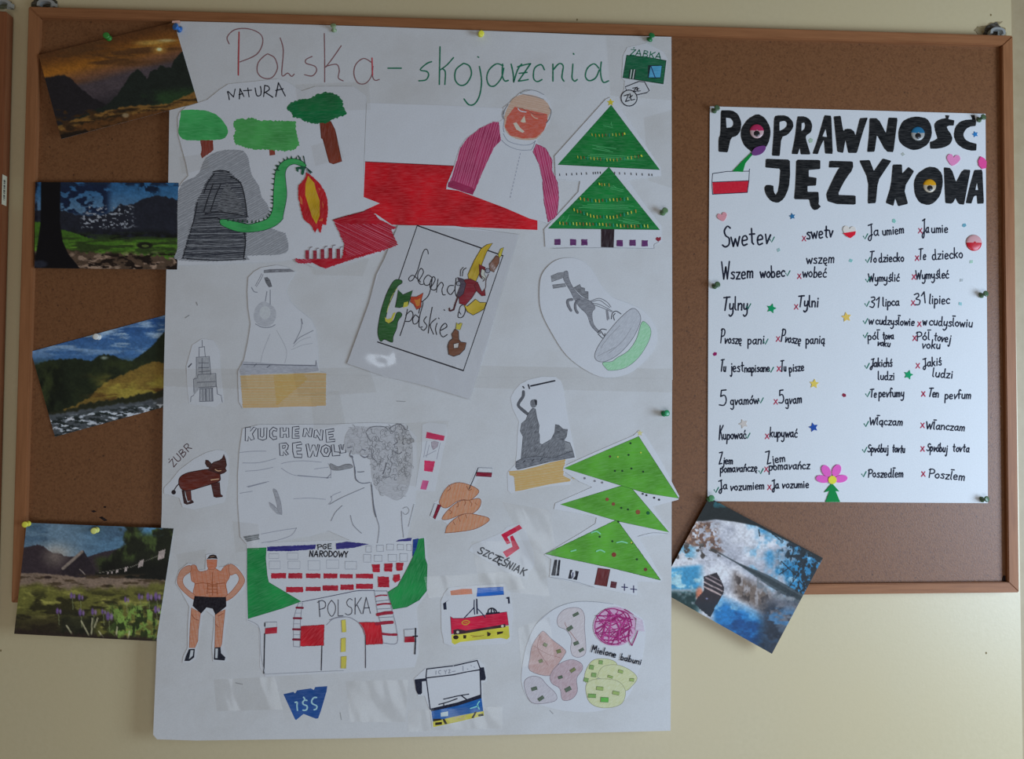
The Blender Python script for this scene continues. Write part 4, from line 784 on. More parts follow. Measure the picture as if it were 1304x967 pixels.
s.L('shoulder', "530 670 560 660 575 690 550 715 530 700;610 640 590 720 570 800", .7, (140, 142, 154))
s.F('hand_microphone', "5 345 60 368 110 352 150 350 165 372 110 385 60 394 10 385", (122, 122, 130), 'pencil', sm=1, edge=(104, 104, 112), ew=.6); s.done()

# ---- ribbon strip
tf('L')
s = Sheet('striped_ribbon_drawing', 'narrow upright cut-out with three crimson stripes right of the portrait sheet', 'drawing', "668 62 720 45 842 60 850 130 800 350 762 545 620 540 640 400 664 250", lift=1.2)
s.F('stripe', "702 115 832 145 825 180 695 160;685 322 762 328 745 405 682 398", (190, 44, 88), rot=.2, jag=.2); s.F('stripe', "672 465 718 470 698 535 655 530", (186, 84, 130), rot=1.3)
s.L('pencil_lines', "702 182 690 240 680 298;800 195 788 250 775 312;720 210 700 300;770 250 690 290", .7, (142, 142, 158)); s.F('pencil_lines', "735 188 760 182 788 190 780 222 748 246 738 222", (156, 142, 156), 'pencil', edge=(128, 120, 136), ew=.5); s.done()

# ---- armed figure statue with animal
tf('M')
s = Sheet('statue_drawing', 'cut-out drawing of a grey statue raising a sword beside an animal on a yellow plinth', 'drawing', "182 112 240 80 340 56 440 58 480 86 500 150 522 320 548 440 575 570 590 650 520 665 515 740 500 780 556 806 548 838 400 850 150 892 118 905 95 880 92 750 150 690 160 600 165 480 175 380 150 330 128 285 115 210 140 160", lift=1.3)
ST = (84, 85, 93)
s.L('statue', "208 165 205 200 178 240 172 268 205 300 240 328", 4.0, ST); s.F('statue', "258 238 275 222 305 225 305 262 285 282 262 272", ST, 'pencil', sm=1); s.F('statue', "285 222 306 226 306 262 296 264", (44, 45, 52), 'ink')
s.F('statue', "245 320 275 283 295 290 305 350 322 410 318 460 325 480 325 540 345 548 410 510 435 460 440 402 465 408 495 436 528 438 520 490 502 520 545 535 565 590 580 640 400 660 190 700 192 640 205 490 185 450 195 395 225 370", ST, 'pencil', rot=1.0, edge=(62, 63, 70), ew=.6)
s.F('statue', "440 405 465 410 495 436 526 440 520 488 495 520 430 520", (74, 75, 82), 'pencil'); s.F('statue', "510 525 545 540 560 590 510 600", (112, 113, 120), 'pencil')
s.F('statue_base', "155 672 200 648 300 632 420 648 560 596 580 640 400 672 200 722 165 730 152 712", (82, 84, 94), 'pencil', edge=(58, 58, 66), ew=.6); s.L('statue_base', "205 680 220 665;270 668 285 655;330 665 345 648", 1.1, (48, 48, 56))
s.L('sword', "262 124 435 86", 2.0, (34, 34, 44)); s.L('sword', "244 115 252 142;205 128 212 138", 1.8, (56, 56, 66))
s.F('plinth', "104 742 200 735 300 710 400 680 512 655 500 740 495 775 548 800 548 815 400 836 200 880 150 887 140 780 108 768", (196, 158, 106), 'crayon', rot=-.1, hatch=(-.15, 3, .7, (184, 142, 84))); s.F('flower', [starp((575, 785), 20, 6)], (180, 164, 120), 'ink'); s.done()

# ---- lower fir tree
tf('N')
s = Sheet('fir_tree_drawing', 'bright green three-tier Christmas tree drawing overhanging the poster\'s right edge', 'drawing', "470 140 500 112 525 130 600 250 705 452 700 470 570 505 600 555 656 630 648 645 495 662 560 770 618 882 606 892 490 890 488 962 270 920 40 868 48 775 12 752 200 640 275 592 281 562 235 548 62 518 70 488 258 405 195 378 108 320 112 298 250 235 400 170", lift=1.9)
LG2 = (82, 148, 48); ED = (40, 84, 30)
s.F('fir_tier', "385 572 610 883 350 818 18 748", LG2, rot=.15, edge=ED, ew=.6, jag=.15); s.F('fir_tier', "402 400 450 398 652 637 400 582 95 494", LG2, rot=.15, edge=ED, ew=.6); s.F('fir_tier', "497 145 702 463 530 435 115 308", LG2, rot=.15, edge=ED, ew=.6)
s.F('tree_trunk', "288 820 350 828 333 915 270 905", (98, 38, 40), rot=1.4, edge=(60, 24, 28)); s.F('present', "355 888 386 893 380 925 350 920", (88, 40, 48))
s.F('present', "65 778 80 778 70 860 48 858;86 778 96 780 88 860 74 860;145 830 158 830 150 850 155 876 135 875;172 834 190 838 180 882 160 878 172 860", (34, 34, 44), 'ink'); s.L('present', "424 903 424 935;410 918 440 920;471 912 471 946;456 928 487 931;160 845 158 870", 1.3, (44, 42, 84))
s.F('star', [starp((503, 128), 17)], (190, 180, 130), 'ink')
for x, y, r, c in ((335, 468, 9, (130, 70, 48)), (367, 492, 9, (120, 66, 48)), (493, 533, 12, (128, 74, 50)), (370, 752, 12, (120, 50, 40)), (532, 828, 9, (100, 50, 40)), (350, 248, 6, (70, 56, 40)), (545, 538, 9, (20, 84, 48))): s.F('bauble', [disc((x, y), r)], c, 'ink')
for x, y in ((445, 240), (375, 322), (413, 322), (520, 326), (297, 660), (362, 683), (462, 693), (488, 776), (455, 180), (408, 512), (442, 520), (393, 583), (460, 310)): s.F('bauble', [disc((x, y), 5.5, n=8)], (26, 58, 30), 'ink')
for x, y in ((508, 228), (390, 250), (460, 690)): s.F('bauble', [disc((x, y), 4.5, n=8)], (176, 186, 70), 'ink')
for a in ("385 690 410 685 438 692", "280 735 300 728 322 738", "150 735 175 728", "255 640 280 632 300 645"): s.L('tinsel', a, 1.7, (120, 186, 150))
for x, y, c in ((220, 360, 100), (272, 374, 110), (310, 382, 110), (518, 440, 40), (537, 447, 40), (577, 460, 40), (602, 470, 40)): s.F('ink_dot', [disc((x, y), 5.5, n=8)], (c, c, c+10), 'ink')
s.L('paper_fold', "45 868 150 885 270 920;495 658 570 640 648 645", .6, (150, 152, 162)); s.done()

# ---- orange loaves with flags
tf('O')
s = Sheet('flagged_mounds_drawing', 'cut-out of three stacked orange mounds with two tiny white-and-red flags', 'drawing', "38 452 70 342 112 318 145 245 200 205 260 192 330 205 380 85 500 85 492 165 388 168 358 222 405 262 380 305 420 318 412 385 385 418 475 450 468 492 385 538 290 560 152 572 148 545 170 500 128 470 80 472", lift=1.1)
for t in ("115 320 150 250 200 210 260 198 330 215 380 240 398 265 370 300 330 325 280 322 230 340 170 380 130 375 110 345", "130 455 180 390 260 332 330 325 390 312 413 330 400 380 350 422 280 427 200 457 150 468", "155 555 170 510 230 455 310 422 400 435 468 455 460 485 380 530 290 550 165 563"): s.F('mound', t, (196, 134, 104), 'crayon', sm=1, edge=(122, 74, 56), ew=.7, rot=1.2, hatch=(1.8, 4.5, .5, (190, 108, 70)))
s.L('mound', "310 225 325 255 345 245;180 215 190 240 170 260;290 320 300 345 290 365;240 335 250 365 235 375;330 330 345 350 340 370;370 345 385 360;300 430 310 455;250 450 262 480;210 480 225 505;180 395 200 410 190 425", .8, (140, 84, 60))
s.F('flag', "392 90 495 92 492 127 385 122;75 350 100 355 68 452 43 438", (184, 186, 196), 'ink', edge=(60, 60, 76), ew=.6); s.F('flag', "383 122 493 128 488 158 375 150;100 355 124 362 80 465 65 452", (122, 20, 44), edge=(60, 20, 34), ew=.5); s.L('flag', "392 92 355 180 326 245", 1.0, BLK); s.done()

# ---- red angular logo and name
s = Sheet('logo_drawing', 'pale cut-out with a red angular zigzag sign and a black slanting name', 'drawing', "322 690 348 650 560 562 600 520 690 492 735 540 770 640 795 700 802 790 760 850 745 905 700 890 600 850", lift=1.2)
s.F('red_sign', "558 575 690 503 712 530 602 592 628 636 600 646;622 590 642 580 692 675 598 742 570 700 640 663", (186, 22, 62)); s.T('name_lettering', 'SZCZĘŚNIAK', 386, 706, 722, 872, 4.4, 1.75, (24, 24, 34)); s.done()

# ---- strongman
tf('P')
s = Sheet('strongman_drawing', 'cut-out drawing of a bare-chested muscular person in black shorts, hands on hips', 'drawing', "242 95 270 88 322 92 332 185 370 180 412 158 470 175 530 262 512 345 440 410 400 440 398 520 378 640 365 740 395 850 388 872 292 868 285 760 300 600 300 545 240 500 210 540 195 680 178 770 168 850 120 880 70 878 78 830 108 770 110 600 120 470 60 360 20 300 45 210 110 155 165 165 190 205 235 200", lift=2.0)
SK = (188, 120, 92); SE = (150, 84, 58)
s.F('torso', "130 182 165 172 190 215 245 210 262 192 305 192 345 215 370 185 410 166 425 190 410 260 385 310 380 404 162 402 160 305 135 280", SK, 'crayon', sm=1, edge=SE, ew=.6, hatch=(1.4, 5, .5, (180, 98, 62)))
s.F('arm', "130 175 90 182 50 220 32 290 60 345 145 418 165 395 95 335 72 290 85 250 130 215", (198, 132, 110), 'crayon', sm=1, edge=SE, ew=.6); s.F('arm', "410 166 460 185 520 270 500 330 440 400 385 430 380 402 430 355 480 280 460 232 415 242", (198, 132, 110), 'crayon', sm=1, edge=SE, ew=.6)
s.F('head', "245 130 322 130 318 180 300 202 262 202 250 180", (190, 108, 78), 'crayon', edge=SE, ew=.5); s.F('cap', "247 126 270 98 295 94 315 100 325 125 285 122", (36, 22, 22), 'ink'); s.L('cap', "272 112 300 106", .7, (150, 120, 100))
s.F('leg', "135 480 202 515 185 640 182 720 160 770 120 770 125 640 130 560;308 525 380 492 366 620 355 740 345 768 305 768 308 620", (200, 130, 104), 'crayon', edge=SE, ew=.6, hatch=(1.4, 4, .5, (176, 98, 70))); s.L('leg', "138 530 160 560 185 570;330 540 365 520;312 600 330 620", .9, (140, 80, 60))
s.F('shorts', "158 395 270 402 386 402 388 470 310 532 290 487 245 477 205 522 144 466", (24, 18, 26), 'ink'); s.F('shoe', "118 780 160 778 155 840 120 866 85 866 95 830;303 768 346 765 350 810 382 840 375 862 298 856", (28, 30, 42), 'ink'); s.F('shoe', "130 788 150 788 145 828 118 852;310 775 328 775 324 845 308 845", (178, 182, 192), 'ink')
s.L('torso', "162 308 210 300 265 306 290 312 330 306 378 300;255 322 318 322;255 345 318 346;258 370 320 370;288 225 288 390;255 300 250 380;320 300 325 380", .8, (150, 82, 50)); s.done()

# ---- stadium
tf('px')
s = Sheet('stadium_drawing', 'wide cut-out of a green stadium with red seats, arch and small flags', 'drawing', [(314, 692), (372, 690), (445, 688), (500, 687), (541, 684), (545, 720), (543.5, 756), (530, 775), (532, 800), (533, 832), (528, 850), (440, 857), (338, 862), (331, 850), (330, 800), (314, 791)], lift=1.3)
tf('Q'); SG = (30, 128, 66)
s.F('green_side', "75 95 200 90 195 160 205 270 215 315 425 440 300 485 80 552 75 300", SG, rot=.4, edge=(14, 74, 40), ew=.5)
s.F('blue_trim', "205 85 520 70 515 100 350 114 205 112", (46, 42, 118), jag=.3)
s.L('window_outline', ';'.join(rect(*q) + ' %g %g' % (q[0], q[1]) for q in ((215, 130, 280, 160), (335, 125, 405, 165), (218, 178, 290, 228), (340, 178, 418, 228), (470, 175, 548, 235), (590, 170, 670, 225))), .6, (140, 142, 158), sm=0)
SRD = (164, 28, 48)
s.F('red_seat', ';'.join(rect(*q) for q in ((230, 255, 328, 290), (342, 255, 432, 290), (455, 258, 550, 288), (570, 258, 660, 290), (676, 262, 761, 290), (779, 260, 893, 290), (328, 345, 438, 380), (455, 345, 552, 372), (565, 335, 665, 370), (680, 330, 766, 364), (781, 325, 891, 358))), SRD, jag=.35)
s.F('red_block', "425 600 575 590 572 725 420 730", (180, 26, 40), rot=.8, jag=.3, edge=(120, 20, 34), ew=.5)
s.L('arch', "430 442 600 408 713 385 793 370 901 368", .9, (70, 66, 90)); s.L('arch', "410 445 385 520 376 600 376 732;435 450 425 520 420 600 418 735;590 592 620 562 650 548 713 540;376 732 418 735", .7, (130, 130, 146))
for y, xa, xb in ((480, 396, 436), (548, 378, 425), (620, 374, 420), (686, 374, 418)): s.L('stripe', one("%d %d %d %d" % (xa, y, xb, y+1)), 2.8, (120, 28, 50))
for y, xa, xb in ((450, 405, 430), (515, 388, 422), (585, 380, 418), (655, 378, 415)): s.L('arch', one("%d %d %d %d" % (xa, y, xb, y)), .5, (140, 140, 156))
s.F('flag', "190 575 268 572 268 605 192 612", (184, 186, 196), 'ink', edge=(100, 100, 116), ew=.6); s.F('flag', "192 615 270 605 268 645 190 652", (164, 28, 48)); s.L('flag', "189 650 186 780 183 905;190 580 190 600", 1.5, BLK); s.L('flag', "560 728 558 810 556 885", 1.3, (46, 42, 52))
s.L('window_outline', "80 560 140 590 160 640 165 780 190 910;190 912 400 902 700 888", .6, (148, 150, 162))
s.T('sign_lettering', 'PGE', 530, 102, 622, 96, 3.0, 1.2, BLK); s.T('sign_lettering', 'NARODOWY', 478, 148, 728, 152, 3.7, 1.3, BLK); s.T('wall_lettering', 'POLSKA', 538, 540, 880, 518, 10.3, .95, (62, 62, 78))
tf('R')
s.F('blue_trim', "40 62 110 52 255 68 150 92 40 102;428 50 460 32 532 28 525 48", (46, 42, 112), jag=.3); s.F('green_side', "575 35 610 28 618 160 632 200 628 370 580 430 500 475 410 490 375 380 440 340 490 250 540 150", SG, rot=1.2, edge=(14, 74, 40), ew=.5); s.F('blue_trim', "540 38 575 30 562 95 535 152", (24, 56, 128))
s.L('window_outline', ';'.join(rect(*q) + ' %g %g' % (q[0], q[1]) for q in ((100, 180, 175, 230), (235, 80, 270, 120), (305, 75, 350, 115), (370, 68, 415, 107), (440, 70, 480, 105), (500, 70, 530, 110), (220, 135, 268, 185), (290, 140, 340, 180), (380, 135, 435, 180), (455, 130, 505, 180))), .6, (144, 146, 160), sm=0)
s.F('red_seat', "272 200 325 198 325 250 280 250;352 195 408 192 404 245 355 245;430 190 478 188 472 238 432 240;312 278 385 280 385 348 312 346;412 265 455 262 458 300 425 318 410 300", (170, 24, 44), jag=.4)
s.F('red_block', "185 575 330 575 345 715 235 720 228 660 215 620", (186, 28, 42), rot=1.4, jag=.3, edge=(120, 20, 34), ew=.5)
s.L('arch', "0 560 40 545 90 540 140 548 200 590 228 650 232 760 232 870;290 375 300 440 312 520 330 575;372 372 400 480 430 600 436 710 345 708;290 372 370 372;300 440 385 430;310 490 395 485;320 545 410 540", .7, (128, 128, 144)); s.L('arch', "230 660 232 760 232 870", 1.1, (60, 56, 70))
for a, wd in (("298 408 330 400 370 400", 1.6), ("308 462 350 455 392 455", 2.0), ("310 525 360 515 402 512", 4.2), ("302 585 360 578 405 575", 4.2), ("342 650 390 655 432 655", 3.0)): s.L('stripe', a, wd, (146, 32, 54))
s.F('road_line', "76 562 102 558 106 638 80 640;74 680 103 675 102 765 72 768;74 798 108 795 104 874 72 874", (204, 176, 76), rot=1.5, edge=(150, 128, 50), ew=.4)
s.F('flag', "483 622 550 618 550 665 485 668", (184, 186, 196), 'ink', edge=(110, 110, 126), ew=.6); s.F('flag', "485 670 548 665 550 703 485 706", (164, 28, 48)); s.L('flag', "557 615 556 700 552 780;540 665 568 665", 1.7, BLK); s.done()

# ---- blue badge
tf('S')
s = Sheet('blue_badge', 'dark blue banner-shaped paper badge with three pale letters near the bottom', 'drawing', "225 370 360 338 385 360 410 318 600 290 640 312 660 272 825 260 815 330 740 590 700 700 670 706 500 640 400 722 385 716", lift=.9, mat=ink((32, 72, 138), 'marker'))
s.L('pale_letter', "385 482 412 482 410 530 416 590;545 455 515 450 490 480 500 510 545 530 548 570 525 590 492 588;500 412 515 430;678 415 640 418 612 460 622 500 680 530 675 570 645 582", 1.9, (150, 186, 222)); s.done()

# ---- red bus
tf('T')
s = Sheet('bus_drawing', 'cut-out bus front drawn in red and yellow with orange and blue bars above', 'drawing', "112 340 150 255 205 182 540 150 905 128 965 250 1000 480 968 840 900 872 500 895 250 905 150 865 118 700", lift=1.6)
s.F('roof_bar', "225 220 370 196 490 195 500 258 360 268 235 275", (204, 104, 66)); s.F('roof_bar', "560 185 880 170 886 266 720 280 552 290", (28, 92, 182), edge=(20, 50, 120), ew=.4)
s.F('bumper', "240 760 400 740 650 695 945 650 957 790 925 818 850 800 600 822 350 850 280 882 245 860", (206, 180, 62)); s.F('body', "228 535 260 558 380 558 500 542 700 510 922 478 945 640 600 695 400 725 240 752", (190, 22, 60), edge=(60, 20, 44), ew=.6)
s.F('grille', "262 702 320 690 420 708 600 680 800 648 905 625 905 668 640 704 400 748 270 762", (52, 30, 38)); s.F('headlight', [disc((318, 728), 17), disc((868, 655), 17)], (196, 180, 170), 'ink'); s.F('grille', [disc((295, 792), 34, 26)] , (44, 28, 22), 'ink'); s.F('grille', "385 765 425 765 420 808 388 808;680 722 728 745 715 772 682 782;800 726 880 718 872 742 805 762", (48, 34, 20), 'ink')
s.L('bumper', "480 768 560 780 640 768;500 790 600 775", .9, (150, 124, 50))
s.L('emblem', "370 612 400 588 440 588 462 606 430 634 392 634", 1.4, (216, 140, 50), closed=True); s.L('emblem', "400 612 435 612", 1.0, (216, 140, 50))
s.L('wiper', "522 335 520 420 527 508;550 322 552 420 562 500;520 425 460 490 400 553;562 440 610 490 655 545", 1.3, (40, 46, 76)); s.L('wiper', "552 325 558 500", 1.8, (36, 40, 64))
s.F('mirror', "215 328 175 358 182 450 146 452 138 378 165 360;908 310 930 296 955 294 962 376 940 378 935 322", (28, 32, 54), 'ink')
s.L('steering_wheel', "690 495 700 450 742 434 780 452 802 490;735 440 732 490;760 450 770 480", 1.7, (24, 26, 44)); s.F('steering_wheel', "668 490 835 478 838 498 665 515", (24, 26, 44), 'ink'); s.done()

# ---- blue bus
tf('U')
s = Sheet('bus_drawing', 'cut-out bus front drawn in blue and yellow with big empty windscreen, at the bottom', 'drawing', "105 350 235 232 540 195 820 128 900 205 925 370 870 400 895 765 600 845 312 905 290 720 225 540 150 540", lift=1.5)
s.F('bumper', "318 830 440 795 600 768 760 735 886 712 892 762 600 832 322 892", (206, 178, 70)); s.F('body', "300 705 600 640 862 555 882 712 600 765 318 828", (22, 84, 156), rot=.2)
s.F('body', "288 685 600 612 860 522 864 566 600 650 298 715", (22, 24, 44), 'ink'); s.L('window_frame', "250 240 540 206;555 204 815 145;815 145 846 230 856 540;288 690 255 430 242 330 250 240;250 340 400 322 545 305 700 272 840 250", 1.5, (28, 30, 50), sm=0)
s.F('grille', "345 840 420 832 420 862 345 870;425 800 450 798 482 855 452 858;790 718 812 718 775 790 750 788;822 752 882 738 884 765 830 772;320 800 410 796 420 812 325 828", (36, 26, 20), 'ink')
s.F('mirror', "112 358 240 343 242 375 196 380 198 508 182 526 152 526 130 480;843 225 890 220 912 340 902 366 850 368", (26, 28, 46), 'ink')
s.L('wiper', "440 578 520 560 600 542 720 522;385 637 480 612 590 572;440 632 440 655;640 540 700 585", 1.4, (26, 28, 48)); s.F('plate', "405 730 488 714 490 766 408 776", (176, 190, 214), 'ink'); s.L('door_sign', "740 682 825 655;840 602 818 640 838 690", 1.5, (120, 190, 196)); s.L('plate', "560 800 600 770 640 800 680 765", 1.2, (180, 160, 120))
s.L('faint_route_lettering', "355 262 352 300;410 258 388 262 384 285 405 298;448 255 460 272 472 252;460 272 462 294;492 252 512 248 496 286;496 286 520 280;535 270 570 264;655 208 658 262;705 240 712 244;745 200 752 206;780 216 786 222", 1.0, (140, 142, 158)); s.done()

# ---- dinner plate
tf('V')
s = Sheet('dinner_plate_drawing', 'round cut-out plate drawing with meat pieces, potatoes and purple scribbled beetroot', 'drawing', "62 720 58 600 90 420 170 240 300 130 450 75 600 70 760 85 870 130 985 200 1008 300 990 480 940 650 880 790 780 872 600 918 400 912 250 880 120 830", lift=1.4, smooth=True)
s.L('plate_rim', "170 240 300 130 450 75 600 70 760 88", .6, (136, 138, 150))
E2 = (118, 108, 120)
for t, c in (("330 200 370 140 440 115 510 125 540 180 540 270 550 400 545 470 500 498 450 485 432 430 440 360 400 290 340 260", (184, 174, 182)), ("200 312 230 300 290 360 390 440 385 480 330 560 270 640 120 600 120 500 140 400", (178, 142, 140)), ("275 640 330 560 430 515 510 540 525 590 480 660 485 760 440 820 370 825 350 740 290 700", (168, 142, 152)), ("75 690 130 645 200 655 250 710 320 780 310 835 160 855 100 800", (176, 170, 182))): s.F('meat_piece', t, c, 'pencil', sm=1, rot=.9, edge=E2, ew=.6)
s.L('meat_piece', "150 410 250 470 350 500;200 330 180 430 260 560;390 230 400 260 480 370", .7, (150, 112, 112))
for t, c in (("540 640 570 560 620 515 720 512 790 550 760 640 640 660 560 700", (186, 192, 138)), ("640 640 680 572 780 555 880 590 945 655 900 725 850 755 780 700 700 670 655 660", (204, 194, 142)), ("550 720 600 672 720 665 810 690 855 760 830 850 740 885 640 880 570 830", (204, 200, 146))): s.F('potato', t, c, 'pencil', sm=1, rot=.7, edge=(136, 136, 112), ew=.6)
for x, y, w_, h_, a, c in ((473, 168, 24, 10, -.5, 0), (427, 275, 24, 13, -.6, 0), (476, 390, 20, 12, -.4, 0), (516, 442, 20, 10, -.5, 0), (238, 402, 15, 12, .5, 1), (342, 452, 16, 13, -.3, 1), (203, 527, 15, 11, -.4, 1), (450, 597, 22, 11, -.6, 1), (354, 652, 17, 10, -.3, 0), (413, 744, 24, 14, -.5, 0), (153, 740, 22, 12, -.3, 0), (205, 815, 24, 12, -.6, 0),
    (665, 537, 14, 14, .1, 2), (594, 574, 16, 16, .2, 2), (612, 634, 18, 15, .1, 2), (552, 672, 17, 14, .2, 2), (818, 608, 18, 11, .3, 3), (738, 648, 20, 8, .3, 3), (904, 672, 16, 11, .1, 3), (658, 738, 26, 13, .1, 3), (782, 773, 26, 13, .2, 3), (598, 795, 30, 14, .05, 4), (694, 825, 30, 18, .05, 5)):
    col = ((84, 96, 84), (112, 116, 78), (120, 150, 92), (140, 160, 96), (112, 150, 84), (90, 160, 72))[c]; ca, sa = math.cos(a), math.sin(a)
    s.F('green_fleck', ' '.join('%g %g' % (x+u*w_*ca-v*h_*sa, y+u*w_*sa+v*h_*ca) for u, v in ((-1, -1), (1, -1), (1, 1), (-1, 1))), col, 'ink', edge=(58, 76, 56), ew=.45)
s.F('beetroot', [disc((772, 262), 165, 150, 22)], (196, 140, 178), 'pencil', sm=1)
s.L('beetroot', [disc((752, 262), 132, 138, 22)], 1.3, (140, 30, 100), closed=True); rr = random.Random(5)
for k in range(46):
    a, b = rr.uniform(0, 6.28), rr.uniform(1.2, 2.9); r1, r2 = rr.uniform(90, 165), rr.uniform(60, 160); c1, c2 = 765+r1*math.cos(a), 260+r1*.88*math.sin(a); d1, d2 = 765+r2*math.cos(a+b), 260+r2*.88*math.sin(a+b)
    s.L('beetroot', "%g %g %g %g %g %g" % (c1, c2, (c1+d1)/2+rr.uniform(-35, 35), (c2+d2)/2+rr.uniform(-35, 35), d1, d2), rr.uniform(.8, 1.6), (140, 30, 100) if k % 3 else (168, 60, 130))
s.L('beetroot', "850 130 920 180 955 270 905 408;905 408 880 360 890 290", 1.3, (140, 30, 100)); s.F('meat_piece', "870 150 985 210 1003 300 930 290 940 200", (184, 168, 190), 'pencil')
s.T('lettering', 'Mielone', 592, 455, 778, 500, 4.2, 1.3, BLK, cap=9); s.T('lettering', 'babuni', 815, 515, 972, 556, 4.0, 1.3, BLK); s.done()

# ------------------------------------------------------------------ clear film: sleeve and adhesive tape, glossy with ripples
m, nt, bs = nodes('clear_film'); FILM = m; nt.nodes.remove(bs)
out = [n for n in nt.nodes if n.type == 'OUTPUT_MATERIAL'][0]
tr_ = N(nt, 'ShaderNodeBsdfTransparent'); tr_.inputs[0].default_value = (.982, .977, .968, 1); gl = N(nt, 'ShaderNodeBsdfGlossy'); gl.inputs['Roughness'].default_value = .2
mx = N(nt, 'ShaderNodeMixShader'); mx.inputs[0].default_value = .035; nt.links.new(tr_.outputs[0], mx.inputs[1]); nt.links.new(gl.outputs[0], mx.inputs[2]); nt.links.new(mx.outputs[0], out.inputs[0])
b_ = N(nt, 'ShaderNodeBump'); b_.inputs['Strength'].default_value = 1.0; b_.inputs['Distance'].default_value = .009
nt.links.new(noise(nt, 15, 1.2, (2.0, 1, .8), .3, .4), b_.inputs['Height']); nt.links.new(b_.outputs[0], gl.inputs['Normal'])
FILM2 = FILM.copy(); FILM2.name = 'sleeve_film'
for n_ in FILM2.node_tree.nodes:
    if n_.type == 'MIX_SHADER': n_.inputs[0].default_value = .075
    if n_.type == 'TEX_NOISE': n_.inputs['Scale'].default_value = 13
    if n_.type == 'BUMP': n_.inputs['Distance'].default_value = .024
def film(name, pts, lift, parent, crop='px', plane=POSTER):
    mb = MB(); o = one(pts, crop); mb.add([plane.hit(q, lift) for q in o], fix(o, tessellate_polygon([[Vector((a, b, 0)) for a, b in o]])), FILM2 if name == 'plastic_sleeve' else FILM); return mb.build(name, parent)
cs = one("262 62 895 112 640 970 0 785", 'G'); mb = MB(); ns = 56; vs = []
for j in range(ns+1):
    for i in range(ns+1):
        u, v = i/ns, j/ns; q = tuple((cs[0][k]*(1-u)+cs[1][k]*u)*(1-v) + (cs[3][k]*(1-u)+cs[2][k]*u)*v for k in (0, 1))
        d = .0034 + .0002*math.sin(u*9+v*4)
        for cx, cy, rx, ry, am in ((487, 338, 15, 13, .0052), (492, 448, 21, 17, .0060), (545, 452, 10, 14, .0014), (452, 440, 9, 12, .0016), (580, 300, 40, 9, .0012)): d += am*math.exp(-((q[0]-cx)/rx)**2 - ((q[1]-cy)/ry)**2) * min(1, 9*u, 9*v, 9*(1-u), 9*(1-v))
        vs.append(POSTER.hit(q, d))
mb.add(vs, [(j*(ns+1)+i, (j+1)*(ns+1)+i, (j+1)*(ns+1)+i+1, j*(ns+1)+i+1) for j in range(ns) for i in range(ns)], FILM2); o_ = mb.build('plastic_sleeve', LEG, smooth=True); o_['label'] = 'clear shiny plastic sleeve'
for t, lf in (("228 200 262 196 268 214 232 222", 3.0), ("396 186 430 176 438 200 402 212", 3.0), ("376 108 470 104 472 140 380 142", 3.0), ("384 325 420 320 470 330 462 352 400 350", 3.0), ("772 46 856 48 856 128 778 122", 2.0), ("820 150 856 140 856 240 826 230", 1.0),
              ("598 466 856 470 856 500 598 494", 1.0), ("205 470 312 470 316 496 204 492", 3.0), ("372 470 470 468 480 500 380 506", 3.0), ("395 500 432 498 440 540 400 548", 3.0), ("505 540 572 536 566 560 508 566", 3.0), ("505 556 536 562 530 620 506 616", 3.0), ("600 690 690 688 700 760 612 750", 2.2), ("640 640 700 650 712 730 690 740", 2.2),
              ("225 706 262 700 262 730 228 734", 2.8), ("272 866 350 862 360 904 276 906", 1.0), ("440 868 520 866 516 920 446 920", 1.0), ("520 905 640 900 640 928 520 932", 2.6), ("660 800 700 786 706 840 664 850", 2.4), ("540 735 660 728 668 750 546 762", 2.6), ("296 664 330 668 330 700 300 704", 3.0)):
    film('clear_tape', t, lf*.72/1000, root)

# ------------------------------------------------------------------ the smaller poster on the right
WREF = (190, 200, 222)
P2 = paper('bright_poster_paper', (190, 200, 221), .1, bumpy=.15)
tf('px')
o2 = [(904, 135.5), (1080, 140), (1255, 145), (1256, 300), (1257.5, 480), (1258, 641), (1100, 640), (901, 638.5), (902, 400)]
s = Sheet('spelling_poster', 'white handwritten poster with big black cut-out headline letters on the right half', 'poster', o2, plane=SHEET2, lift=0, mat=P2, thick=.3)
LB = (15, 18, 23)
def cut(p, f):
    out = []
    for i, b in enumerate(p):
        a, c = p[i-1], p[(i+1) % len(p)]; la, lc = math.dist(a, b), math.dist(b, c)
        v = ((b[0]-a[0])*(c[0]-b[0]) + (b[1]-a[1])*(c[1]-b[1])) / max(la*lc, .01)
        g = f if v > .35 else .07
        out += [(b[0]+(a[0]-b[0])*g, b[1]+(a[1]-b[1])*g), (b[0]+(c[0]-b[0])*g, b[1]+(c[1]-b[1])*g)]
    return out
def letter(t, k, hole=None):
    tf(k); mb = MB(); loops = [cut(q, .2 if len(q) < 14 or hole else .3) for q in [one(t)] + ([one(hole)] if hole else [])]; flat = [q for l in loops for q in l]
    tr = fix(flat, tessellate_polygon([[Vector((a, b, 0)) for a, b in l] for l in loops])); f = [SHEET2.hit(q, .0008) for q in flat]; b = [v + Vector((0, .0005, 0)) for v in f]; n = len(flat); fs = list(tr) + [tuple(reversed([i+n for i in t_])) for t_ in tr]; base = 0
    for l in loops:
        L_ = len(l); fs += [(base+i, base+(i+1) % L_, base+(i+1) % L_+n, base+i+n) for i in range(L_)]; base += L_
    mb.add(f + b, fs, ink(LB, 'marker')); mb.build('headline_letter', s.root)
letter("150 100 240 100 290 130 318 200 310 270 280 310 230 325 205 445 130 440 130 330 145 300", 'RA', "190 160 230 165 250 190 252 220 235 240 195 245")
letter("450 127 510 160 550 230 558 290 540 370 500 430 450 470 400 440 340 390 312 320 315 250 370 170", 'RA')
letter("600 142 690 142 740 190 745 240 700 300 645 320 632 475 568 472 582 300 585 170", 'RA', "630 195 670 185 692 200 690 230 665 255 630 270")
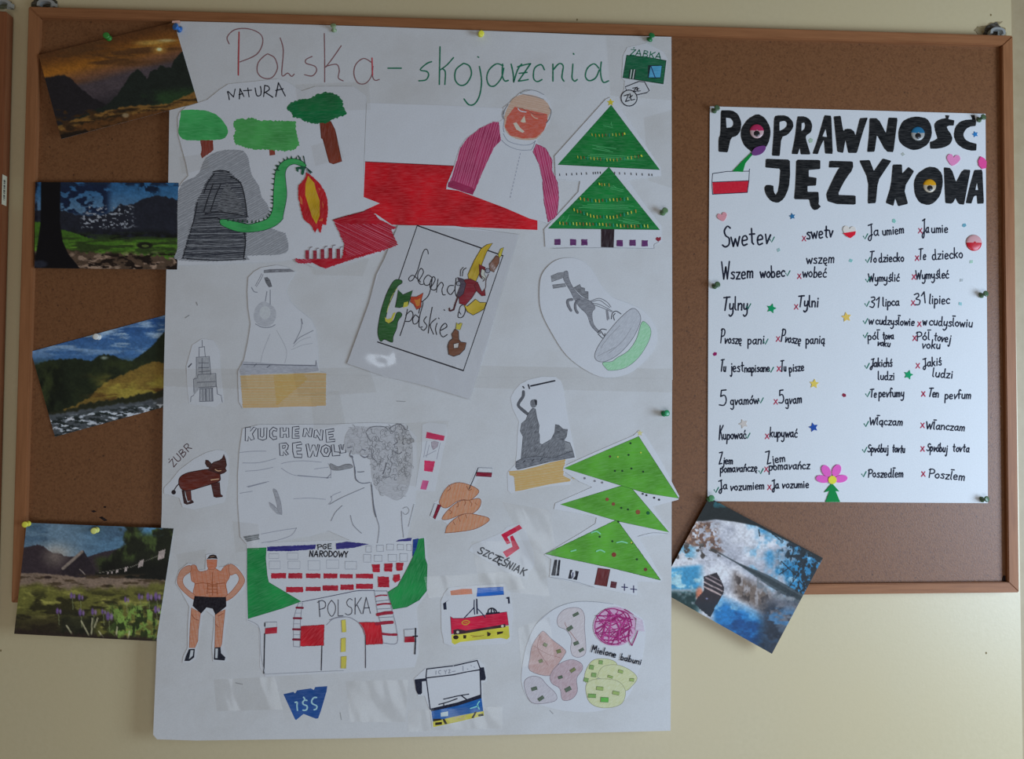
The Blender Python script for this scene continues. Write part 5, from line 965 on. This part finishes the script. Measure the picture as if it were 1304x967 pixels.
letter("780 150 840 150 880 175 900 220 890 280 850 305 845 330 885 462 805 462 798 405 780 460 730 458 760 310 770 200", 'RA', "812 205 835 200 842 225 835 255 810 272")
letter("1000 140 1055 145 1068 458 1005 455 995 340 965 400 945 460 902 456 940 350", 'RA', "1010 250 1022 320 982 315")
letter("-85 150 -28 145 -10 260 0 270 10 250 75 255 95 310 130 165 195 160 150 290 105 450 35 450 12 340 -8 450 -55 440 -70 300", 'RB')
letter("210 165 280 165 345 290 365 160 440 162 405 443 345 440 270 300 250 440 190 442 205 300", 'RB')
letter("600 150 680 165 715 220 722 300 690 380 620 420 560 428 490 395 450 350 445 270 480 190 540 160", 'RB')
letter("830 140 865 142 855 172 905 182 900 225 850 225 840 245 890 310 885 360 850 395 780 415 708 415 705 360 740 350 768 330 740 240 745 200 790 172 838 165", 'RB')
letter("1040 138 1072 140 1078 178 1085 190 1080 228 1020 235 980 280 980 320 1010 355 1088 375 1085 430 1030 432 950 400 905 340 902 270 930 210 980 180 1055 175", 'RB')
letter("518 498 715 505 718 680 690 790 640 855 590 860 540 830 505 760 510 720 540 710 580 720 582 770 600 795 625 750 638 580 515 570", 'RA')
letter("768 505 965 508 965 582 870 590 870 645 935 655 930 718 860 722 860 770 950 770 955 850 948 870 970 890 930 925 890 905 875 832 750 830 762 700", 'RA')
letter("-120 515 72 520 75 585 20 650 -45 770 -45 795 95 800 95 875 -125 868 -148 800 -140 770 -60 600 -35 570 -125 570", 'RB')
letter("125 512 210 508 245 600 318 495 388 515 330 600 278 680 260 862 195 866 200 670", 'RB')
letter("400 545 475 545 478 620 530 565 575 600 490 740 525 868 445 888 420 820 405 885 342 860 385 720", 'RB')
letter("690 562 760 570 805 620 812 700 790 800 740 860 690 880 620 860 580 790 572 690 600 620", 'RB')
letter("820 568 880 575 920 690 975 585 1038 590 1010 740 985 875 940 870 915 820 890 868 832 862 825 700", 'RB')
letter("1070 590 1135 588 1148 865 1095 868 1090 800 1065 805 1045 866 1000 862 1030 730", 'RB', "1092 690 1103 755 1078 755")
s.step = .00001
tf('RA')
s.F('drawn_flag', "78 690 378 678 365 775 85 790", (196, 28, 56), 'ink'); s.L('drawn_flag', "80 620 200 602 380 600;380 600 384 582;382 600 378 680 365 775;365 775 80 790;80 790 74 700 80 620;78 690 378 678", 1.0, (34, 36, 66), sm=0)
tf('px')
I2 = (20, 26, 50); G['r'] = (8, "1 10 3 0;3 0 8 9"); G['ł'] = (4, "1 18 1 2;1 2 3 0;-1 22 5 22")
WR = [('Sweter', 920, 315, 981, 310, 10.5, 26), ('swetr', 1027, 305, 1061, 302, 7.5, 14), ('Wszem', 919, 356, 959, 354, 7.5, 22), ('wobec', 968, 354, 999, 352, 6.5, 0), ('wszęm', 1027, 336, 1062, 335, 6, 0), ('wobeć', 1022, 353, 1052, 353, 6, 0),
 ('Tylny', 920, 395, 952, 395, 7.5, 17), ('Tylni', 1016, 391, 1042, 391, 6.5, 14), ('Proszę', 917, 437, 944, 438, 5.5, 18), ('pani', 952, 438, 973, 438, 5.5, 0), ('Proszę', 994, 435, 1019, 438, 5.5, 16), ('panią', 1026, 438, 1050, 438, 5.5, 0),
 ('Tu', 917, 473, 924, 473, 5.5, 15), ('jest', 930, 474, 947, 473, 6, 0), ('napisane', 948, 474, 980, 473, 4.8, 0), ('Tu', 994, 473, 1001, 473, 5, 14), ('pisze', 1005, 474, 1024, 472, 5, 0), ('5', 916, 517, 926, 516, 6, 19), ('gramów', 930, 516, 966, 514, 5.5, 0), ('5', 992, 514, 999, 513, 6, 16), ('gram', 1000, 515, 1021, 513, 5.5, 0),
 ('Kupować', 915, 560, 950, 559, 5.5, 18), ('kupywać', 980, 557, 1015, 557, 5.5, 0), ('Zjem', 915, 591, 933, 591, 4.5, 16), ('pomarańczę', 917, 602, 964, 600, 4.8, 0), ('Zjem', 976, 591, 1000, 588, 4.8, 17), ('pomarańcz', 979, 599, 1031, 597, 5, 0),
 ('Ja', 915, 624, 926, 623, 5, 12), ('rozumiem', 930, 625, 973, 623, 4.8, 0), ('Ja', 983, 623, 992, 622, 5, 11), ('rozumie', 996, 622, 1030, 621, 4.6, 0),
 ('Ja', 1105, 301, 1119, 300, 6, 15), ('umiem', 1124, 300, 1151, 297, 5.2, 0), ('Ja', 1174, 297, 1183, 296, 6, 17), ('umie', 1186, 297, 1207, 296, 5.2, 0), ('To', 1107, 334, 1116, 334, 5, 14), ('dziecko', 1119, 334, 1151, 333, 5, 0), ('Te', 1170, 331, 1179, 331, 5.5, 14), ('dziecko', 1187, 331, 1226, 328, 5.8, 0),
 ('Wymyślić', 1106, 359, 1145, 358, 4.8, 10), ('Wymyśleć', 1166, 356, 1208, 354, 5.2, 11), ('31', 1107, 391, 1119, 392, 5, 13), ('lipca', 1124, 390, 1145, 389, 5, 0), ('31', 1165, 389, 1179, 386, 5, 14), ('lipiec', 1183, 387, 1209, 387, 5.5, 0),
 ('w', 1106, 413, 1112, 413, 5, 0), ('cudzysłowie', 1115, 413, 1164, 415, 4.8, 0), ('w', 1175, 414, 1180, 414, 5, 0), ('cudysłowiu', 1183, 414, 1238, 417, 5.2, 0), ('pół', 1105, 433, 1119, 432, 4.8, 0), ('tora', 1124, 432, 1138, 432, 4.5, 0), ('roku', 1117, 440, 1133, 442, 4, 0), ('Pół', 1167, 434, 1184, 433, 5, 11), ('torej', 1189, 434, 1210, 436, 5, 0), ('roku', 1174, 444, 1197, 444, 5, 0),
 ('Jakichś', 1108, 467, 1136, 467, 4.8, 10), ('ludzi', 1118, 484, 1139, 484, 4.8, 0), ('Jakiś', 1175, 467, 1199, 465, 5, 10), ('ludzi', 1187, 480, 1213, 482, 5, 0), ('Te', 1108, 506, 1116, 506, 4.8, 10), ('perfumy', 1119, 506, 1151, 505, 5, 0), ('Ten', 1182, 505, 1195, 506, 5, 11), ('perfum', 1203, 508, 1236, 508, 5, 0),
 ('Włączam', 1107, 541, 1149, 542, 4.8, 9), ('Włanczam', 1179, 546, 1228, 549, 4.8, 9), ('Spróbuj', 1105, 576, 1131, 576, 4.6, 9), ('tortu', 1136, 576, 1152, 577, 4.8, 0), ('Spróbuj', 1180, 574, 1206, 576, 4.8, 9), ('torta', 1213, 575, 1234, 576, 4.8, 0), ('Poszedłem', 1105, 608, 1150, 608, 4.8, 10), ('Poszłem', 1182, 608, 1228, 612, 5, 11)]
off = s.nxt(); mI = ink(I2)
for t, x0, y0, x1, y1, xh, cap in WR:
    wd = 2.3 if xh > 9 else (2.1 if xh > 6 else 1.8); xh *= 1.12
    mw = None
    for l in write(t, x0, y0, x1, y1, xh, cap or None):
        if mw is None: mw = s.mb('handwritten_word', l, True)
        s.rib(mw, l, wd, mI, off)
for x, y in ((983, 306), (1003, 349), (953, 391), (975, 436), (982, 472), (969, 511), (952, 556), (969, 601), (912, 625), (1102, 302), (1105, 332), (1105, 357), (1104, 388), (1102, 410), (1102, 428), (1104, 467), (1105, 503), (1103, 541), (1101, 574), (1100, 605)):
    s.L('green_tick', "%g %g %g %g %g %g" % (x-2.5, y-1, x-.5, y+2.6, x+3, y-4), 1.5, (12, 108, 96), sm=0)
for x, y in ((1024, 304), (1018, 352), (1014, 391), (991, 432), (992, 470), (988, 512), (977, 556), (976, 598), (980, 621), (1172, 294), (1168, 329), (1164, 353), (1163, 386), (1171, 413), (1165, 431), (1169, 466), (1176, 502), (1175, 542), (1175, 572), (1176, 604)):
    s.L('red_cross', "%g %g %g %g;%g %g %g %g" % (x-2, y-3, x+2.2, y+3, x+2, y-3, x-2.4, y+3), 1.25, (172, 40, 84))
s.done()

# foam and glitter stickers, googly eyes
def sticker(name, label, cat, o, col, thick=1.2, lift=.35, group=None, parent=None, kind='foam'):
    mb = MB(); slab(mb, o, SHEET2, lift/1000, thick/1000, ink(col, kind)); b = mb.build(name, parent)
    return setp(b, label, cat, group) if not parent else b
H1 = [(0, 4.6), (-4.6, .6), (-5.4, -2.4), (-3.6, -4.6), (-1.2, -4), (0, -2.2), (1.2, -4), (3.6, -4.6), (5.4, -2.4), (4.6, .6)]
def heart(cx, cy, r, a): ca, sa = math.cos(a), math.sin(a); return catmull([(cx+(x*ca-y*sa)*r, cy+(x*sa+y*ca)*r) for x, y in H1], True, 3)
sticker('foam_heart', 'pink foam heart sticker between the two headline rows', 'sticker', heart(1214, 204, 1.55, .15), (226, 128, 186))
sticker('foam_heart', 'greyish pink foam heart sticker above the first handwritten word', 'sticker', heart(920, 276.5, 1.15, -.3), (196, 140, 160))
e = sticker('foam_heart', 'white and red heart sticker between the two word columns', 'sticker', heart(1081.5, 295, 1.5, .1), (198, 198, 206))
mb = MB(); slab(mb, one("1073.5 297 1090 294.5 1089 299 1083 303.5 1078 301"), SHEET2, .00155, .0001, ink((196, 24, 50), 'foam')); mb.build('red_half', e)
sticker('petal_sticker', 'magenta foam petal sticker at the poster\'s right edge', 'sticker', one("1249 199 1254 202 1256.5 206 1256 214 1251 215 1247 211 1246 205"), (206, 72, 150), 1.6)
c0_ = SHEET2.hit((1240, 309), .0018)
def dome(name, label, cx, cy, r, top, white, pupil=True):
    c = SHEET2.hit((cx, cy), .0004); k = r * 1.19 / 1000; mb = MB(); n = 22
    prof = [(1.0, 0), (1.0, .25), (.93, .5), (.75, .72), (.45, .86), (0, .92)]
    def lathe(mb, cx_, cz_, rr, prof, mat, hh, y0=0, a0=0, a1=2*math.pi, inflate=1.0):
        vs = []; fs = []; m_ = n if a1-a0 > 6.2 else n+1
        for (q, h) in prof:
            for j in range(m_):
                t = a0 + (a1-a0)*j/n; vs.append((cx_+rr*q*inflate*math.cos(t), c.y-y0-h*hh, cz_+rr*q*inflate*math.sin(t)))
        for a in range(len(prof)-1):
            for j in range(n):
                j2 = (j+1) % m_ if m_ == n else j+1
                fs.append((a*m_+j, a*m_+j2, (a+1)*m_+j2, (a+1)*m_+j))
        mb.add(vs, fs, mat)
    lathe(mb, c.x, c.z, k, prof, ink(white, 'plastic'), .0028)
    o = mb.build(name, origin=c, smooth=True); setp(o, label, 'sticker')
    mb = MB(); lathe(mb, c.x, c.z, k, prof[:-1] + [(.15, .91)], ink(top, 'plastic'), .0029, .00002, .12 if pupil else 0, math.pi-.12 if pupil else math.pi, 1.012)
    mb.build('eyelid' if pupil else 'upper_half', o, smooth=True)
    if pupil:
        mb = MB(); lathe(mb, c.x - k*.05, c.z - k*.33, k*.48, [(1, 0), (.9, .6), (.5, .95), (0, 1)], ink((26, 26, 32), 'plastic'), .0016, .0014); mb.build('pupil', o, smooth=True)
    return o
dome('googly_eye', 'googly eye with pink lid inside the first round headline letter', 963.5, 167.5, 9.2, (160, 40, 90), (170, 150, 165))
dome('googly_eye', 'googly eye with blue lid inside the upper row\'s last round letter', 1168.5, 170.5, 9.2, (30, 100, 150), (140, 146, 156))
dome('googly_eye', 'googly eye with yellow lid inside the lower row\'s round letter', 1183.5, 237, 8.8, (186, 140, 26), (160, 154, 146))
dome('round_badge', 'round badge, pinkish white above and red below, at the right edge', 1240, 309.5, 10.6, (184, 146, 162), (170, 12, 36), False)
sticker('stem_sticker', 'green foam stem sticker rising from the drawn flag', 'sticker', one("245 600 320 520 400 445 412 460 350 535 330 605", 'RA'), (16, 128, 60), 1.0)
sticker('leaf_sticker', 'purple foam leaf sticker under the first round letter', 'sticker', catmull(one("405 440 430 408 480 392 515 395 512 425 480 458 430 470 405 460", 'RA'), True, 3), (104, 58, 128), 1.4, .9)
fl = empty('foam_flower', SHEET2.hit((1060, 640))); setp(fl, 'foam flower sticker with four pink petals on a green stem', 'sticker')
tf('Y')
for (x, y, rx, ry, a) in ((868, 742, 48, 27, .2), (895, 683, 46, 30, 1.05), (970, 680, 46, 30, -1.15), (1002, 740, 48, 27, -.2)): sticker('petal', None, None, disc((x, y), rx, ry, 18, a), (208, 92, 190), 1.5, .4, parent=fl)
sticker('stem', None, None, one("935 770 990 832 962 828 996 908 888 908 920 828 880 838"), (4, 124, 66), 1.0, .4, parent=fl); sticker('flower_centre', None, None, disc((940, 748), 30, n=20), (240, 200, 70), .8, 2.0, parent=fl)
TE = (120, 176, 186)
for x, y, r, c, lab in ((982.5, 393, 6.4, (10, 136, 92), 'green star sticker between the third row\'s two words'), (1157, 477.5, 6.2, (8, 138, 96), 'green star sticker below the right-hand middle word pair'), (1078, 404, 6.4, (222, 178, 96), 'yellow star sticker in the middle gap, upper one'), (1037, 489, 6.2, (226, 184, 92), 'yellow star sticker beside the gram rows'),
    (1036, 544.5, 6.2, (30, 70, 160), 'dark blue star sticker in the lower left half'), (947, 540, 6.2, (184, 182, 190), 'pale silver butterfly-like star sticker above the lower left words'), (1009, 275.5, 4.2, (44, 104, 160), 'small blue star sticker under the headline'), (1242, 171, 4.0, (44, 116, 190), 'small blue star sticker inside the last upper letter')):
    sticker('star_sticker', lab, 'sticker', starp((x, y), r, 5, -math.pi/2 + .35*math.sin(x), .5, 'px'), c, .7)
for x, y, r, c, lab in ((1032.5, 179, 3.4, (150, 178, 170), 'tiny grey-green sequin among the upper headline letters'), (1150, 196.5, 2.8, (160, 172, 180), 'tiny grey sequin between the headline rows'), (991.5, 318.5, 2.9, (140, 172, 186), 'tiny teal sequin right of the first handwritten word'), (1083.5, 332, 2.9, TE, 'tiny teal sequin right of the second row, centre gap'), (1138.5, 281.5, 3.0, (120, 178, 180), 'tiny teal triangle sequin above the right column'),
    (1228, 287, 3.0, (96, 150, 180), 'tiny blue triangle sequin above the round badge'), (1237, 333.5, 2.9, (150, 186, 182), 'tiny green-grey sequin below the round badge'), (1224.5, 357, 2.7, (160, 172, 190), 'tiny grey sequin right of the third right-hand word pair'), (1223, 387, 2.9, (132, 178, 196), 'tiny teal sequin beside a pin at the right edge'), (910.5, 451, 3.0, (134, 24, 92), 'tiny purple sequin at the poster\'s left edge'), (1075, 503.5, 3.0, (124, 34, 62), 'tiny dark red sequin in the middle gap')):
    sticker('sequin', lab, 'sticker', disc((x, y), r, r*.85, 5 if r > 2.9 else 4, x, 'px'), c, .4, .32)

# ------------------------------------------------------------------ push pins
def pin(px, py, plane, off, col, label, tilt=(0, 0), r=4.4, L=.010):
    c = plane.hit((px, py), off); o_ = empty('push_pin', c); setp(o_, label, 'push pin', 'push pins holding the papers')
    prof = [(.0, 1.0), (.72, 1.0), (1.0, .96), (1.0, .84), (.62, .72), (.5, .45), (.62, .22), (.95, .12), (.95, .02), (0, 0)]
    R_ = r * 1.19 / 1000; ax = Vector((tilt[0], -1, tilt[1])).normalized(); q = ax.to_track_quat('Z', 'Y'); n = 16; mb = MB(); vs = []
    for (a, h) in prof:
        for j in range(n): t = 2*math.pi*j/n; vs.append(c + q @ Vector((a*R_*math.cos(t), a*R_*math.sin(t), h*L + .0004)))
    fs = [(a*n+j, a*n+(j+1) % n, (a+1)*n+(j+1) % n, (a+1)*n+j) for a in range(len(prof)-1) for j in range(n)]
    mb.add(vs, [tuple(reversed(f)) for f in fs], ink(col, 'plastic')); mb.build('pin_head', o_, smooth=True)
    mb = MB(); vs = [c + q @ Vector((.0005*math.cos(t), .0005*math.sin(t), h)) for h in (-.007, .001) for t in (0, 2.1, 4.2)]
    mb.add(vs, [(0, 1, 4, 3), (1, 2, 5, 4), (2, 0, 3, 5)], STEEL); mb.build('needle', o_); return o_
WREF = (150, 152, 158)
pin(139, 49, Plane(.0222), 0, (36, 90, 36), 'green push pin in the sunset photo', r=4)
pin(229.5, 38, Plane(.0222), .0006, (34, 78, 136), 'dark blue push pin at the big poster\'s top left corner', (-.5, .1))
WREF = (176, 178, 188)
pin(425.5, 39.5, POSTER, .0005, (112, 130, 100), 'dull green push pin above the red title word', (0, .5), 3.6)
pin(612, 44, POSTER, .0005, (200, 184, 60), 'yellow push pin at the big poster\'s top edge', (.1, -.3), 3.8)
pin(827, 51, POSTER, .0026, (16, 96, 50), 'green push pin above the small shop drawing', (.2, .4), 4)
pin(843.5, 271.5, POSTER, .0005, (78, 104, 74), 'grey-green push pin right of the dark fir tree', (.2, .2), 4)
pin(845, 527, POSTER, .0024, (16, 112, 68), 'bright green push pin above the lower fir tree', (.3, .1), 4)
WREF = (190, 200, 222)
GP = (66, 92, 72)
for x, y, l in ((909, 141.5, 'green push pin at the small poster\'s top left corner'), (1246, 153, 'green push pin at the small poster\'s top right corner'), (909.5, 365, 'green push pin on the small poster\'s left edge'), (1249, 376.5, 'green push pin on the small poster\'s right edge'), (1250, 636.5, 'green push pin at the small poster\'s bottom right corner')): pin(x, y, SHEET2, .0006, GP, l, (.25, .2), 3.9)
pin(903, 636, SHEET2, .0042, (70, 130, 96), 'green push pin where the boat photo meets the small poster', (.1, .3), 4)
WREF = (140, 142, 146)
pin(126, 429.5, Plane(.0138), .0003, (150, 172, 150), 'pale green push pin in the mountain stream photo', r=3.8)
pin(36.5, 667, Plane(.0232), .0003, (160, 146, 50), 'yellow push pin at the crocus photo\'s top left corner', r=3.6)
pin(123.5, 675, Plane(.0232), .0003, (164, 156, 84), 'yellow push pin in the crocus photo\'s sky', r=3.8)
